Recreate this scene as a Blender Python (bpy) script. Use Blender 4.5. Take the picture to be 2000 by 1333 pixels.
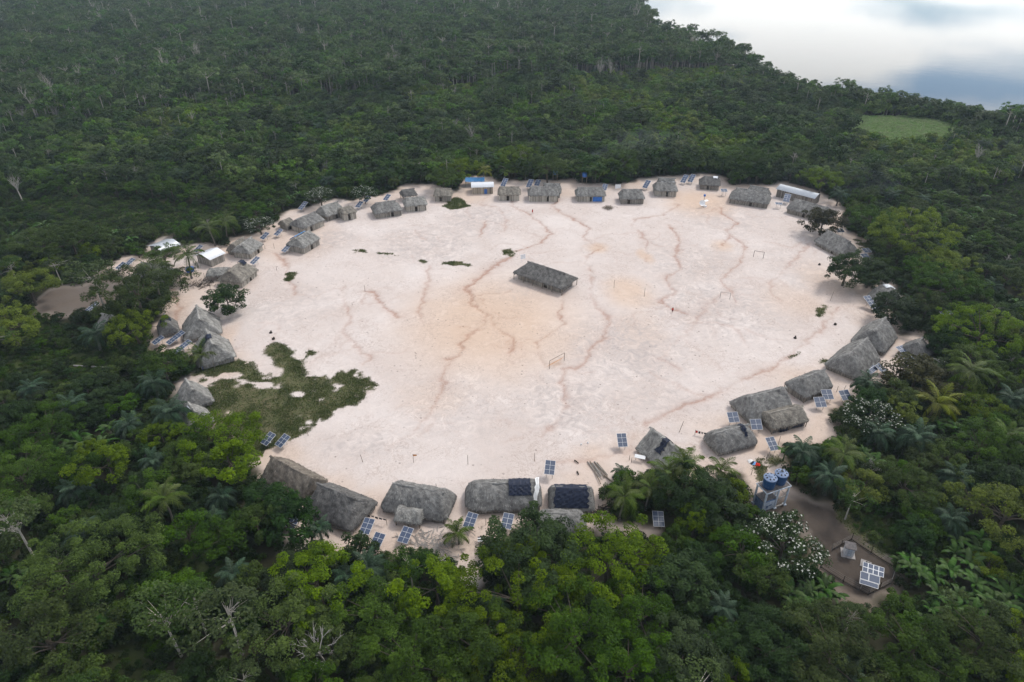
import bpy, math, random
import numpy as np
from mathutils import Vector, Matrix, Euler

# ------------------------------------------------------------------ camera, sky, sun, exposure
scene = bpy.context.scene
for o in list(bpy.data.objects):
    bpy.data.objects.remove(o)
COL = scene.collection
R = math.radians
CAM_H, PITCH, FPX = 97.0, R(32.4), 1333.0
cam_d = bpy.data.cameras.new("camera")
cam_d.sensor_width = 36.0
cam_d.lens = 24.0
cam_d.clip_start = 1.0
cam_d.clip_end = 12000.0
cam = bpy.data.objects.new("camera", cam_d)
cam.location = (0, 0, CAM_H)
cam.rotation_euler = (R(90) - PITCH, 0, 0)
COL.objects.link(cam)
scene.camera = cam

SUN_AZ, SUN_EL = R(48), R(52)          # azimuth clockwise from +Y (towards the river), elevation
world = bpy.data.worlds.new("World")
scene.world = world
world.use_nodes = True
wn, wl = world.node_tree.nodes, world.node_tree.links
wn.clear()
w_out = wn.new("ShaderNodeOutputWorld")
w_bg = wn.new("ShaderNodeBackground")
w_bg.inputs["Strength"].default_value = 0.10
w_sky = wn.new("ShaderNodeTexSky")
w_sky.sky_type = 'NISHITA'
w_sky.sun_disc = False
w_sky.sun_elevation = SUN_EL
w_sky.sun_rotation = SUN_AZ
w_sky.air_density = 1.0
w_sky.dust_density = 0.4
w_sky.ozone_density = 3.0
# broken cloud deck: noise on a flat layer seen in perspective
w_tc = wn.new("ShaderNodeTexCoord")
w_sep = wn.new("ShaderNodeSeparateXYZ")
wl.new(w_tc.outputs["Generated"], w_sep.inputs[0])
def wmath(op, a, b=None, clamp=False):
    n = wn.new("ShaderNodeMath"); n.operation = op; n.use_clamp = clamp
    for i, v in enumerate((a, b)):
        if v is None: continue
        if isinstance(v, (int, float)): n.inputs[i].default_value = v
        else: wl.new(v, n.inputs[i])
    return n.outputs[0]
zc = wmath('ADD', wmath('MAXIMUM', w_sep.outputs[2], 0.0), 0.06)
cx_ = wmath('DIVIDE', w_sep.outputs[0], zc)
cy_ = wmath('DIVIDE', w_sep.outputs[1], zc)
w_cmb = wn.new("ShaderNodeCombineXYZ")
wl.new(cx_, w_cmb.inputs[0]); wl.new(cy_, w_cmb.inputs[1]); w_cmb.inputs[2].default_value = 23.2
w_noise = wn.new("ShaderNodeTexNoise")
w_noise.inputs["Scale"].default_value = 0.42
w_noise.inputs["Detail"].default_value = 8.0
w_noise.inputs["Roughness"].default_value = 0.57
w_noise.inputs["Distortion"].default_value = 0.4
wl.new(w_cmb.outputs[0], w_noise.inputs["Vector"])
w_ramp = wn.new("ShaderNodeValToRGB")
w_ramp.color_ramp.elements[0].position = 0.40
w_ramp.color_ramp.elements[1].position = 0.54
wl.new(w_noise.outputs["Fac"], w_ramp.inputs[0])
w_mix = wn.new("ShaderNodeMixRGB")
# the deck is brightest low down, raised all round so the river reflects near white
w_low = wmath('POWER', wmath('SUBTRACT', 1.0, wmath('MAXIMUM', w_sep.outputs[2], 0.0)), 5.0)
w_cl = wmath('ADD', 8.5, wmath('MULTIPLY', w_low, 14.0))
w_ccol = wn.new("ShaderNodeCombineColor")
wl.new(w_cl, w_ccol.inputs[0]); wl.new(wmath('MULTIPLY', w_cl, 0.985), w_ccol.inputs[1]); wl.new(wmath('MULTIPLY', w_cl, 0.955), w_ccol.inputs[2])
wl.new(w_ccol.outputs[0], w_mix.inputs[2])
wl.new(w_ramp.outputs[0], w_mix.inputs[0])
wl.new(w_sky.outputs[0], w_mix.inputs[1])
wl.new(w_mix.outputs[0], w_bg.inputs["Color"])
wl.new(w_bg.outputs[0], w_out.inputs["Surface"])

sun_d = bpy.data.lights.new("sun", 'SUN')
sun_d.energy = 1.5
sun_d.angle = R(14)
sun_d.color = (1.0, 0.955, 0.89)
sun = bpy.data.objects.new("sun", sun_d)
sdir = Vector((math.sin(SUN_AZ) * math.cos(SUN_EL), math.cos(SUN_AZ) * math.cos(SUN_EL), math.sin(SUN_EL)))
sun.rotation_euler = sdir.to_track_quat('Z', 'Y').to_euler()
sun.location = (200, 200, 300)
COL.objects.link(sun)

vs = scene.view_settings
vs.view_transform = 'Standard'
vs.look = 'None'
vs.gamma = 1.0
vs.use_curve_mapping = False
vs.exposure = 0.53
try:
    scene.cycles.max_bounces = 5
    scene.cycles.diffuse_bounces = 2
    scene.cycles.glossy_bounces = 2
    scene.cycles.transmission_bounces = 3
    scene.cycles.volume_bounces = 0
    scene.cycles.use_denoising = True
    scene.cycles.caustics_reflective = False
    scene.cycles.caustics_refractive = False
except Exception:
    pass

# ------------------------------------------------------------------ photograph geometry helpers
CP, SP = math.cos(PITCH), math.sin(PITCH)
def G(px, py, z=0.0):
    """world point at height z under pixel (px,py) of the 2000x1333 photograph"""
    u, v = (px - 1000.0) / FPX, (py - 666.5) / FPX
    dy, dz = CP - v * SP, -SP - v * CP
    t = (z - CAM_H) / dz
    return (u * t, dy * t, z)
def PX(x, y, z=0.0):
    y = np.asarray(y, float); x = np.asarray(x, float)
    zz = np.asarray(z, float) - CAM_H
    d = y * CP - zz * SP
    up = y * SP + zz * CP
    return 1000.0 + FPX * x / d, 666.5 - FPX * up / d
def scale_at(x, y, z=0.0):
    return FPX / (y * CP - (z - CAM_H) * SP)
def in_poly(px, py, poly):
    px = np.asarray(px, float); py = np.asarray(py, float)
    c = np.zeros(px.shape, bool)
    n = len(poly)
    j = n - 1
    for i in range(n):
        xi, yi = poly[i]; xj, yj = poly[j]
        cond = ((yi > py) != (yj > py)) & (px < (xj - xi) * (py - yi) / (yj - yi + 1e-12) + xi)
        c ^= cond
        j = i
    return c
def dist_poly(x, y, pts, closed=False):
    x = np.asarray(x, float); y = np.asarray(y, float)
    d = np.full(x.shape, 1e9)
    n = len(pts)
    for i in range(n if closed else n - 1):
        ax, ay = pts[i][:2]; bx, by = pts[(i + 1) % n][:2]
        vx, vy = bx - ax, by - ay
        t = np.clip(((x - ax) * vx + (y - ay) * vy) / (vx * vx + vy * vy + 1e-9), 0, 1)
        d = np.minimum(d, np.hypot(x - ax - t * vx, y - ay - t * vy))
    return d
def smooth(a, b, x):
    t = np.clip((np.asarray(x, float) - a) / (b - a), 0, 1)
    return t * t * (3 - 2 * t)
_rng0 = np.random.RandomState(5)
_lat = _rng0.rand(256, 256)
def vnoise(x, y):
    x = np.asarray(x, float); y = np.asarray(y, float)
    xi = np.floor(x).astype(int); yi = np.floor(y).astype(int)
    fx = x - xi; fy = y - yi
    fx = fx * fx * (3 - 2 * fx); fy = fy * fy * (3 - 2 * fy)
    a = _lat[xi % 256, yi % 256]; b = _lat[(xi + 1) % 256, yi % 256]
    c = _lat[xi % 256, (yi + 1) % 256]; d = _lat[(xi + 1) % 256, (yi + 1) % 256]
    return (a * (1 - fx) + b * fx) * (1 - fy) + (c * (1 - fx) + d * fx) * fy
def fbm(x, y, o=4):
    s, a, t = 0.0, 1.0, 0.0
    for k in range(o):
        s = s + a * vnoise(x * 2 ** k + 17.3 * k, y * 2 ** k + 9.1 * k)
        t += a; a *= 0.55
    return s / t

CLEAR = [(905,345),(965,345),(975,355),(1125,350),(1130,358),(1200,362),(1270,345),(1330,342),(1365,338),(1412,342),
 (1430,362),(1510,360),(1520,354),(1590,370),(1645,396),(1645,440),(1690,472),(1705,490),(1706,505),(1690,560),(1745,550),(1752,580),(1735,612),
 (1758,625),(1760,655),(1800,650),(1818,690),(1800,720),(1745,748),(1690,745),(1665,782),(1622,800),(1638,850),(1600,872),
 (1560,865),(1532,872),(1528,905),(1540,960),(1620,990),(1690,1060),(1752,1090),(1735,1150),(1690,1190),(1640,1160),
 (1596,1100),(1560,1020),(1480,990),(1465,950),(1450,915),(1390,940),(1310,935),(1285,915),(1240,930),(1205,925),(1180,960),
 (1190,1015),(1300,1030),(1300,1050),(1165,1040),(1060,1035),(1020,1025),(990,1045),(948,1065),(942,1090),(932,1148),(892,1130),
 (862,1090),(795,1072),(725,1088),(600,1088),(548,1085),(556,1030),(580,1000),(565,975),(505,925),(480,912),(492,872),
 (440,832),(405,835),(378,838),(345,790),(342,745),(398,718),(368,700),(288,682),(296,640),(330,595),(338,542),(305,555),
 (262,548),(205,525),(240,500),(280,505),(284,482),(322,462),(362,478),(400,472),(440,482),(450,466),(505,452),(540,436),
 (560,412),(620,402),(650,386),(690,392),(740,382),(772,372),(790,360),(850,360),(892,374)]
CLEAR_W = [G(a, b)[:2] for a, b in CLEAR]
DIRT_LEFT = [(45,580),(110,560),(170,552),(205,525),(262,548),(230,600),(180,610),(110,625),(60,612)]
DIRT_LEFT_W = [G(a, b)[:2] for a, b in DIRT_LEFT]
YARD = [(1450,960),(1540,950),(1620,985),(1695,1060),(1755,1092),(1740,1160),(1690,1195),(1640,1165),(1592,1100),(1545,1015),(1480,1000)]
YARD_W = [G(a, b)[:2] for a, b in YARD]
LOW_PX = [[(0,395),(180,385),(420,405),(420,440),(230,470),(100,480),(0,470)],
          [(0,640),(60,618),(200,650),(350,690),(362,722),(250,725),(120,765),(0,765)],
          [(1860,395),(2000,350),(2080,360),(2080,440),(1900,425)],
          [(1640,272),(1685,230),(1760,229),(1840,238),(1880,255),(1850,285),(1740,295)],
          [(395,1055),(440,1085),(470,1130),(340,1210),(265,1333),(200,1333),(330,1140),(350,1060)],
          [(1640,1000),(1720,1010),(1770,1070),(1740,1085),(1690,1050)]]
LOW_W = [[G(a, b)[:2] for a, b in p] for p in LOW_PX]
SHORE_PX = [(1255,-22),(1262,0),(1275,28),(1310,62),(1400,82),(1495,122),(1585,158),(1700,172),(1800,184),(1900,204),(2000,214),(2200,240)]
SHORE = []
for a, b in SHORE_PX:
    q = G(a, b, 8.0)
    SHORE.append((q[0] + 6, q[1] + 8))
_s0, _s1 = SHORE[0], SHORE[-1]
RIVER_W = [(_s0[0] - 260, 6500), (_s0[0] - 120, 1700)] + SHORE + [(_s1[0] + 400, _s1[1] - 20), (6500, _s1[1] - 300), (6500, 6500)]
def river_sd(x, y):
    d = dist_poly(x, y, RIVER_W, True)
    return np.where(in_poly(x, y, RIVER_W), -d, d)
def gz(x, y):
    x = np.asarray(x, float); y = np.asarray(y, float)
    h = 0.18 * np.sin(x * 0.05 + 1.0) * np.cos(y * 0.043) 
    far = smooth(290, 520, np.hypot(x, y))
    h = h + far * (fbm(x * 0.008, y * 0.008, 3) - 0.5) * 9.0
    sd = river_sd(x, y)
    h = h * smooth(-5, 60, sd) - 6.0 * smooth(32, -12, sd) - 3.0 * smooth(0, -60, sd)
    return h
def gzs(x, y):
    return float(gz(np.array([x]), np.array([y]))[0])

# ------------------------------------------------------------------ mesh + object helpers
def make_mesh(name, V, F, mats, tone=None, mi=None, smooth_shade=False):
    V = np.asarray(V, np.float32).reshape(-1, 3)
    me = bpy.data.meshes.new(name)
    me.vertices.add(len(V)); me.vertices.foreach_set("co", V.ravel())
    if isinstance(F, np.ndarray):
        n, k = F.shape
        me.loops.add(n * k); me.loops.foreach_set("vertex_index", F.astype(np.int32).ravel())
        me.polygons.add(n)
        me.polygons.foreach_set("loop_start", np.arange(0, n * k, k, dtype=np.int32))
    else:
        lens = np.array([len(f) for f in F], np.int32)
        flat = np.fromiter((i for f in F for i in f), np.int32)
        n = len(F)
        me.loops.add(len(flat)); me.loops.foreach_set("vertex_index", flat)
        me.polygons.add(n)
        st = np.zeros(n, np.int32); st[1:] = np.cumsum(lens)[:-1]
        me.polygons.foreach_set("loop_start", st)
    if mi is not None:
        me.polygons.foreach_set("material_index", np.asarray(mi, np.int32))
    me.polygons.foreach_set("use_smooth", np.full(n, bool(smooth_shade)))
    for m in (mats if isinstance(mats, (list, tuple)) else [mats]):
        me.materials.append(m)
    if tone is not None:
        a = me.attributes.new("tone", 'FLOAT', 'POINT')
        a.data.foreach_set("value", np.asarray(tone, np.float32))
    me.update(calc_edges=True)
    me.validate()
    return me

class MB:
    """collects boxes, bars, tubes and free faces into one mesh"""
    def __init__(self): self.V = []; self.F = []; self.T = []; self.M = []
    def add(self, vs_, fs, tone=0.5, m=0):
        b = len(self.V)
        self.V.extend([tuple(v) for v in vs_]); self.T.extend([tone] * len(vs_))
        for f in fs:
            self.F.append(tuple(b + i for i in f)); self.M.append(m)
    def box(self, c, s, rz=0.0, tone=0.5, m=0, mat=None):
        cx, cy, cz = c; sx, sy, sz = s[0] / 2, s[1] / 2, s[2] / 2
        co, si = math.cos(rz), math.sin(rz)
        vs_ = []
        for dz in (-sz, sz):
            for dx, dy in ((-sx, -sy), (sx, -sy), (sx, sy), (-sx, sy)):
                p = (cx + dx * co - dy * si, cy + dx * si + dy * co, cz + dz)
                vs_.append(tuple(mat @ Vector(p)) if mat else p)
        self.add(vs_, [(3, 2, 1, 0), (4, 5, 6, 7), (0, 1, 5, 4), (1, 2, 6, 5), (2, 3, 7, 6), (3, 0, 4, 7)], tone, m)
    def tube(self, pts, rad, n=6, tone=0.5, m=0, cap=True):
        rings = []
        P = [Vector(p) for p in pts]
        if not isinstance(rad, (list, tuple)): rad = [rad] * len(P)
        for i, p in enumerate(P):
            d = (P[min(i + 1, len(P) - 1)] - P[max(i - 1, 0)])
            if d.length < 1e-6: d = Vector((0, 0, 1))
            d.normalize()
            a = d.cross(Vector((0, 0, 1)) if abs(d.z) < 0.9 else Vector((1, 0, 0))).normalized()
            b = d.cross(a)
            rings.append([p + (a * math.cos(2 * math.pi * k / n) + b * math.sin(2 * math.pi * k / n)) * rad[i] for k in range(n)])
        vs_ = [v for r_ in rings for v in r_]
        fs = []
        for i in range(len(P) - 1):
            for k in range(n):
                fs.append((i * n + k, i * n + (k + 1) % n, (i + 1) * n + (k + 1) % n, (i + 1) * n + k))
        if cap:
            fs.append(tuple(range(n - 1, -1, -1))); fs.append(tuple((len(P) - 1) * n + k for k in range(n)))
        self.add(vs_, fs, tone, m)
    def bar(self, a, b, w, tone=0.5, m=0, n=4): self.tube([a, b], w / 2 * 1.3, n, tone, m)
    def build(self, name, mats, smooth_shade=False):
        return make_mesh(name, self.V, self.F, mats, self.T, self.M, smooth_shade)

def obj(name, data, parent=None, loc=None, rot=None, scl=None):
    o = bpy.data.objects.new(name, data)
    COL.objects.link(o)
    if parent is not None: o.parent = parent
    if loc is not None: o.location = loc
    if rot is not None: o.rotation_euler = rot
    if scl is not None: o.scale = scl if isinstance(scl, (tuple, list)) else (scl,) * 3
    return o
def tag(o, label=None, cat=None, group=None, kind=None):
    if label: o["label"] = label
    if cat: o["category"] = cat
    if group: o["group"] = group
    if kind: o["kind"] = kind
    return o
def thing(name, label, cat, loc=(0, 0, 0), rz=0.0, group=None):
    o = obj(name, None, None, loc, (0, 0, rz))
    o.empty_display_size = 0.5
    return tag(o, label, cat, group)

# ------------------------------------------------------------------ materials
def newmat(name):
    m = bpy.data.materials.new(name); m.use_nodes = True
    nt = m.node_tree
    bs = nt.nodes["Principled BSDF"]
    return m, nt, bs
def nd(nt, t, **kw):
    n = nt.nodes.new(t)
    for k, v in kw.items():
        if k in n.inputs: n.inputs[k].default_value = v
        else: setattr(n, k, v)
    return n
def mixc(nt, fac, a, b, mode='MIX'):
    n = nt.nodes.new("ShaderNodeMixRGB"); n.blend_type = mode
    for i, v in ((0, fac), (1, a), (2, b)):
        if isinstance(v, (int, float)): n.inputs[i].default_value = v
        elif isinstance(v, tuple): n.inputs[i].default_value = (v[0], v[1], v[2], 1)
        else: nt.links.new(v, n.inputs[i])
    return n.outputs[0]
def mth(nt, op, a, b=0.0, clamp=False):
    n = nt.nodes.new("ShaderNodeMath"); n.operation = op; n.use_clamp = clamp
    for i, v in ((0, a), (1, b)):
        if isinstance(v, (int, float)): n.inputs[i].default_value = v
        else: nt.links.new(v, n.inputs[i])
    return n.outputs[0]
def ramp(nt, fac, stops):
    n = nt.nodes.new("ShaderNodeValToRGB")
    els = n.color_ramp.elements
    while len(els) < len(stops): els.new(0.5)
    for e, (p, c) in zip(els, stops):
        e.position = p
        e.color = (c, c, c, 1) if isinstance(c, (int, float)) else (c[0], c[1], c[2], 1)
    nt.links.new(fac, n.inputs[0])
    return n.outputs[0]
def noise(nt, vec, scale, detail=4.0, rough=0.55, dist=0.0):
    n = nd(nt, "ShaderNodeTexNoise", Scale=scale, Detail=detail, Roughness=rough, Distortion=dist)
    if vec is not None: nt.links.new(vec, n.inputs["Vector"])
    return n.outputs["Fac"]
def attr(nt, name, out="Fac"):
    n = nd(nt, "ShaderNodeAttribute", attribute_name=name)
    return n.outputs[out]
def bump(nt, bs, h, strength, dist):
    n = nd(nt, "ShaderNodeBump", Strength=strength, Distance=dist)
    nt.links.new(h, n.inputs["Height"]); nt.links.new(n.outputs[0], bs.inputs["Normal"])

def plain(name, col, rough=0.7, spec=0.3, metal=0.0, var=0.25, nscale=1.5):
    m, nt, bs = newmat(name)
    tc = nd(nt, "ShaderNodeTexCoord").outputs["Object"]
    f = noise(nt, tc, nscale, 5, 0.6)
    lo = tuple(c * (1 - var) for c in col); hi = tuple(min(1, c * (1 + var)) for c in col)
    nt.links.new(mixc(nt, ramp(nt, f, [(0.3, 0.0), (0.7, 1.0)]), lo, hi), bs.inputs["Base Color"])
    bs.inputs["Roughness"].default_value = rough
    bs.inputs["Specular IOR Level"].default_value = spec
    bs.inputs["Metallic"].default_value = metal
    return m

def leafmat(name, dark, light, trans=0.3, vary=0.35, rough=0.5):
    m, nt, bs = newmat(name)
    t = attr(nt, "tone")
    oi = nd(nt, "ShaderNodeObjectInfo")
    c = mixc(nt, t, dark, light)
    hsv = nd(nt, "ShaderNodeHueSaturation")
    nt.links.new(c, hsv.inputs["Color"])
    r = oi.outputs["Random"]
    nt.links.new(mth(nt, 'ADD', 1.0 - vary, mth(nt, 'MULTIPLY', r, 2 * vary)), hsv.inputs["Value"])
    r2 = mth(nt, 'FRACT', mth(nt, 'MULTIPLY', r, 7.31))
    nt.links.new(mth(nt, 'ADD', 0.485, mth(nt, 'MULTIPLY', r2, 0.03)), hsv.inputs["Hue"])
    nt.links.new(mth(nt, 'ADD', 0.85, mth(nt, 'MULTIPLY', r2, 0.3)), hsv.inputs["Saturation"])
    nt.links.new(hsv.outputs[0], bs.inputs["Base Color"])
    bs.inputs["Roughness"].default_value = rough
    bs.inputs["Specular IOR Level"].default_value = 0.10
    tr = nd(nt, "ShaderNodeBsdfTranslucent")
    nt.links.new(hsv.outputs[0], tr.inputs["Color"])
    mx = nd(nt, "ShaderNodeMixShader", Fac=trans)
    nt.links.new(bs.outputs[0], mx.inputs[1]); nt.links.new(tr.outputs[0], mx.inputs[2])
    nt.links.new(mx.outputs[0], nt.nodes["Material Output"].inputs["Surface"])
    return m

M = {}
M['leaf_dark'] = leafmat('leaf_dark', (0.008, 0.02, 0.006), (0.038, 0.072, 0.016), 0.2, 0.25)
M['leaf_mid'] = leafmat('leaf_mid', (0.012, 0.030, 0.004), (0.078, 0.135, 0.014), 0.25, 0.3)
M['leaf_yellow'] = leafmat('leaf_yellow', (0.026, 0.052, 0.002), (0.165, 0.235, 0.008), 0.3, 0.2)
M['leaf_pale'] = leafmat('leaf_pale', (0.02, 0.042, 0.010), (0.085, 0.135, 0.032), 0.3, 0.25)
M['leaf_red'] = leafmat('leaf_red', (0.02, 0.02, 0.009), (0.065, 0.062, 0.026), 0.2, 0.2)
M['leaf_palm'] = leafmat('leaf_palm', (0.02, 0.042, 0.024), (0.075, 0.125, 0.072), 0.25, 0.25)
M['leaf_coco'] = leafmat('leaf_coco', (0.028, 0.05, 0.008), (0.11, 0.155, 0.028), 0.3, 0.25, 0.4)
M['leaf_coco_yellow'] = leafmat('leaf_coco_yellow', (0.07, 0.09, 0.008), (0.22, 0.24, 0.03), 0.3, 0.1, 0.4)
M['leaf_banana'] = leafmat('leaf_banana', (0.016, 0.042, 0.009), (0.072, 0.135, 0.032), 0.22, 0.3, 0.4)
M['leaf_scrub'] = leafmat('leaf_scrub', (0.022, 0.05, 0.010), (0.15, 0.24, 0.045), 0.25, 0.4)
M['leaf_scrub_dark'] = leafmat('leaf_scrub_dark', (0.010, 0.026, 0.007), (0.055, 0.095, 0.024), 0.2, 0.35)
M['leaf_scrub_yellow'] = leafmat('leaf_scrub_yellow', (0.04, 0.07, 0.008), (0.20, 0.28, 0.04), 0.25, 0.3)
M['leaf_tall'] = leafmat('leaf_tall', (0.018, 0.042, 0.011), (0.10, 0.165, 0.044), 0.2, 0.4)
M['leaf_bush'] = leafmat('leaf_bush', (0.008, 0.02, 0.004), (0.04, 0.072, 0.014), 0.25, 0.4)
M['grass'] = leafmat('grass', (0.05, 0.07, 0.025), (0.15, 0.18, 0.065), 0.25, 0.0)
M['meadow'] = leafmat('meadow', (0.15, 0.22, 0.08), (0.30, 0.42, 0.16), 0.3, 0.0)
M['flower'] = plain('flower', (0.46, 0.47, 0.42), 0.7, 0.2)
M['bark'] = plain('bark', (0.085, 0.072, 0.058), 0.9, 0.1, nscale=3)
M['bark_pale'] = plain('bark_pale', (0.40, 0.37, 0.33), 0.85, 0.1, nscale=3)
M['bark_palm'] = plain('bark_palm', (0.15, 0.135, 0.12), 0.9, 0.1, nscale=4)
M['dead_wood'] = plain('dead_wood', (0.34, 0.32, 0.30), 0.9, 0.1, nscale=3)
M['wood'] = plain('wood', (0.20, 0.165, 0.13), 0.85, 0.15, nscale=4)
M['wood_dark'] = plain('wood_dark', (0.045, 0.038, 0.032), 0.9, 0.1, nscale=4)
M['wood_grey'] = plain('wood_grey', (0.30, 0.28, 0.26), 0.85, 0.15, nscale=4)
M['white'] = plain('white_paint', (0.75, 0.76, 0.78), 0.5, 0.4, var=0.08)
M['white_sheet'] = plain('white_sheet', (0.78, 0.78, 0.78), 0.6, 0.3, var=0.06)
M['tower_paint'] = plain('tower_paint', (0.52, 0.58, 0.66), 0.7, 0.3, var=0.3, nscale=2.5)
M['tower_blue'] = plain('tower_blue', (0.13, 0.2, 0.34), 0.7, 0.3, var=0.5, nscale=2.0)
M['concrete'] = plain('concrete', (0.33, 0.31, 0.30), 0.9, 0.2, var=0.3, nscale=2)
M['concrete_dark'] = plain('concrete_dark', (0.13, 0.12, 0.12), 0.9, 0.2, var=0.4, nscale=2)
M['tank_blue'] = plain('tank_blue', (0.012, 0.055, 0.15), 0.35, 0.5, var=0.12)
M['tank_lid'] = plain('tank_lid', (0.17, 0.23, 0.36), 0.5, 0.4, var=0.2)
M['black'] = plain('black_rubber', (0.012, 0.012, 0.014), 0.6, 0.3)
M['navy'] = plain('navy_tarp', (0.012, 0.018, 0.04), 0.55, 0.25, var=0.45, nscale=2.5)
M['blue_tarp'] = plain('blue_tarp', (0.02, 0.13, 0.45), 0.45, 0.4, var=0.3, nscale=2)
M['sky_tarp'] = plain('pale_blue_tarp', (0.10, 0.32, 0.66), 0.45, 0.4, var=0.25, nscale=2)
M['blue_paint'] = plain('blue_paint', (0.03, 0.12, 0.38), 0.5, 0.4, var=0.2)
M['red'] = plain('red_cloth', (0.5, 0.03, 0.02), 0.8, 0.2)
M['dark_cloth'] = plain('dark_cloth', (0.03, 0.03, 0.045), 0.9, 0.2)
M['skin'] = plain('skin', (0.22, 0.11, 0.07), 0.6, 0.3, var=0.05)
M['hair'] = plain('hair', (0.012, 0.01, 0.01), 0.5, 0.4)
M['net'] = plain('net', (0.55, 0.27, 0.12), 0.9, 0.1)
M['zinc'] = plain('zinc_sheet', (0.50, 0.53, 0.57), 0.38, 0.5, 0.35, 0.12, 1.0)
M['zinc_white'] = plain('white_sheet_metal', (0.72, 0.74, 0.78), 0.4, 0.5, 0.0, 0.06, 1.0)
M['rubble'] = plain('ash', (0.45, 0.43, 0.41), 0.95, 0.1, var=0.3)

def panel_mat():
    m, nt, bs = newmat('solar_cell')
    tc = nd(nt, "ShaderNodeTexCoord").outputs["Object"]
    f = noise(nt, tc, 0.8, 3, 0.5)
    nt.links.new(mixc(nt, f, (0.055, 0.075, 0.13), (0.08, 0.105, 0.17)), bs.inputs["Base Color"])
    bs.inputs["Roughness"].default_value = 0.12
    bs.inputs["Specular IOR Level"].default_value = 0.9
    return m
M['cell'] = panel_mat()

def thatch_mat():
    m, nt, bs = newmat('thatch')
    oi = nd(nt, "ShaderNodeObjectInfo")
    t = attr(nt, "tone")
    tc = nd(nt, "ShaderNodeTexCoord").outputs["Object"]
    f = noise(nt, tc, 0.9, 6, 0.65)
    f2 = noise(nt, tc, 9.0, 3, 0.7)
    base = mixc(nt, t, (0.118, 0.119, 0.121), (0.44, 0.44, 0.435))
    stained = mixc(nt, ramp(nt, f, [(0.35, 0.0), (0.65, 1.0)]), (0.55, 0.53, 0.52), (1.12, 1.1, 1.06))
    c = mixc(nt, 1.0, base, stained, 'MULTIPLY')
    c = mixc(nt, 1.0, c, mixc(nt, f2, (0.75, 0.75, 0.75), (1.25, 1.25, 1.25)), 'MULTIPLY')
    c = mixc(nt, 1.0, c, oi.outputs["Color"], 'MULTIPLY')
    nt.links.new(c, bs.inputs["Base Color"])
    bs.inputs["Roughness"].default_value = 0.95
    bs.inputs["Specular IOR Level"].default_value = 0.1
    bump(nt, bs, f2, 0.6, 0.08)
    return m
M['thatch'] = thatch_mat()
def board_mat():
    m, nt, bs = newmat('weathered_boards')
    t = attr(nt, "tone")
    oi = nd(nt, "ShaderNodeObjectInfo")
    tc = nd(nt, "ShaderNodeTexCoord").outputs["Object"]
    f = noise(nt, tc, 3.0, 4, 0.6)
    c = mixc(nt, t, (0.12, 0.105, 0.09), (0.50, 0.47, 0.42))
    c = mixc(nt, 1.0, c, mixc(nt, f, (0.6, 0.6, 0.6), (1.3, 1.3, 1.3)), 'MULTIPLY')
    c = mixc(nt, 1.0, c, oi.outputs["Color"], 'MULTIPLY')
    nt.links.new(c, bs.inputs["Base Color"])
    bs.inputs["Roughness"].default_value = 0.9
    return m
M['boards'] = board_mat()

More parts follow.
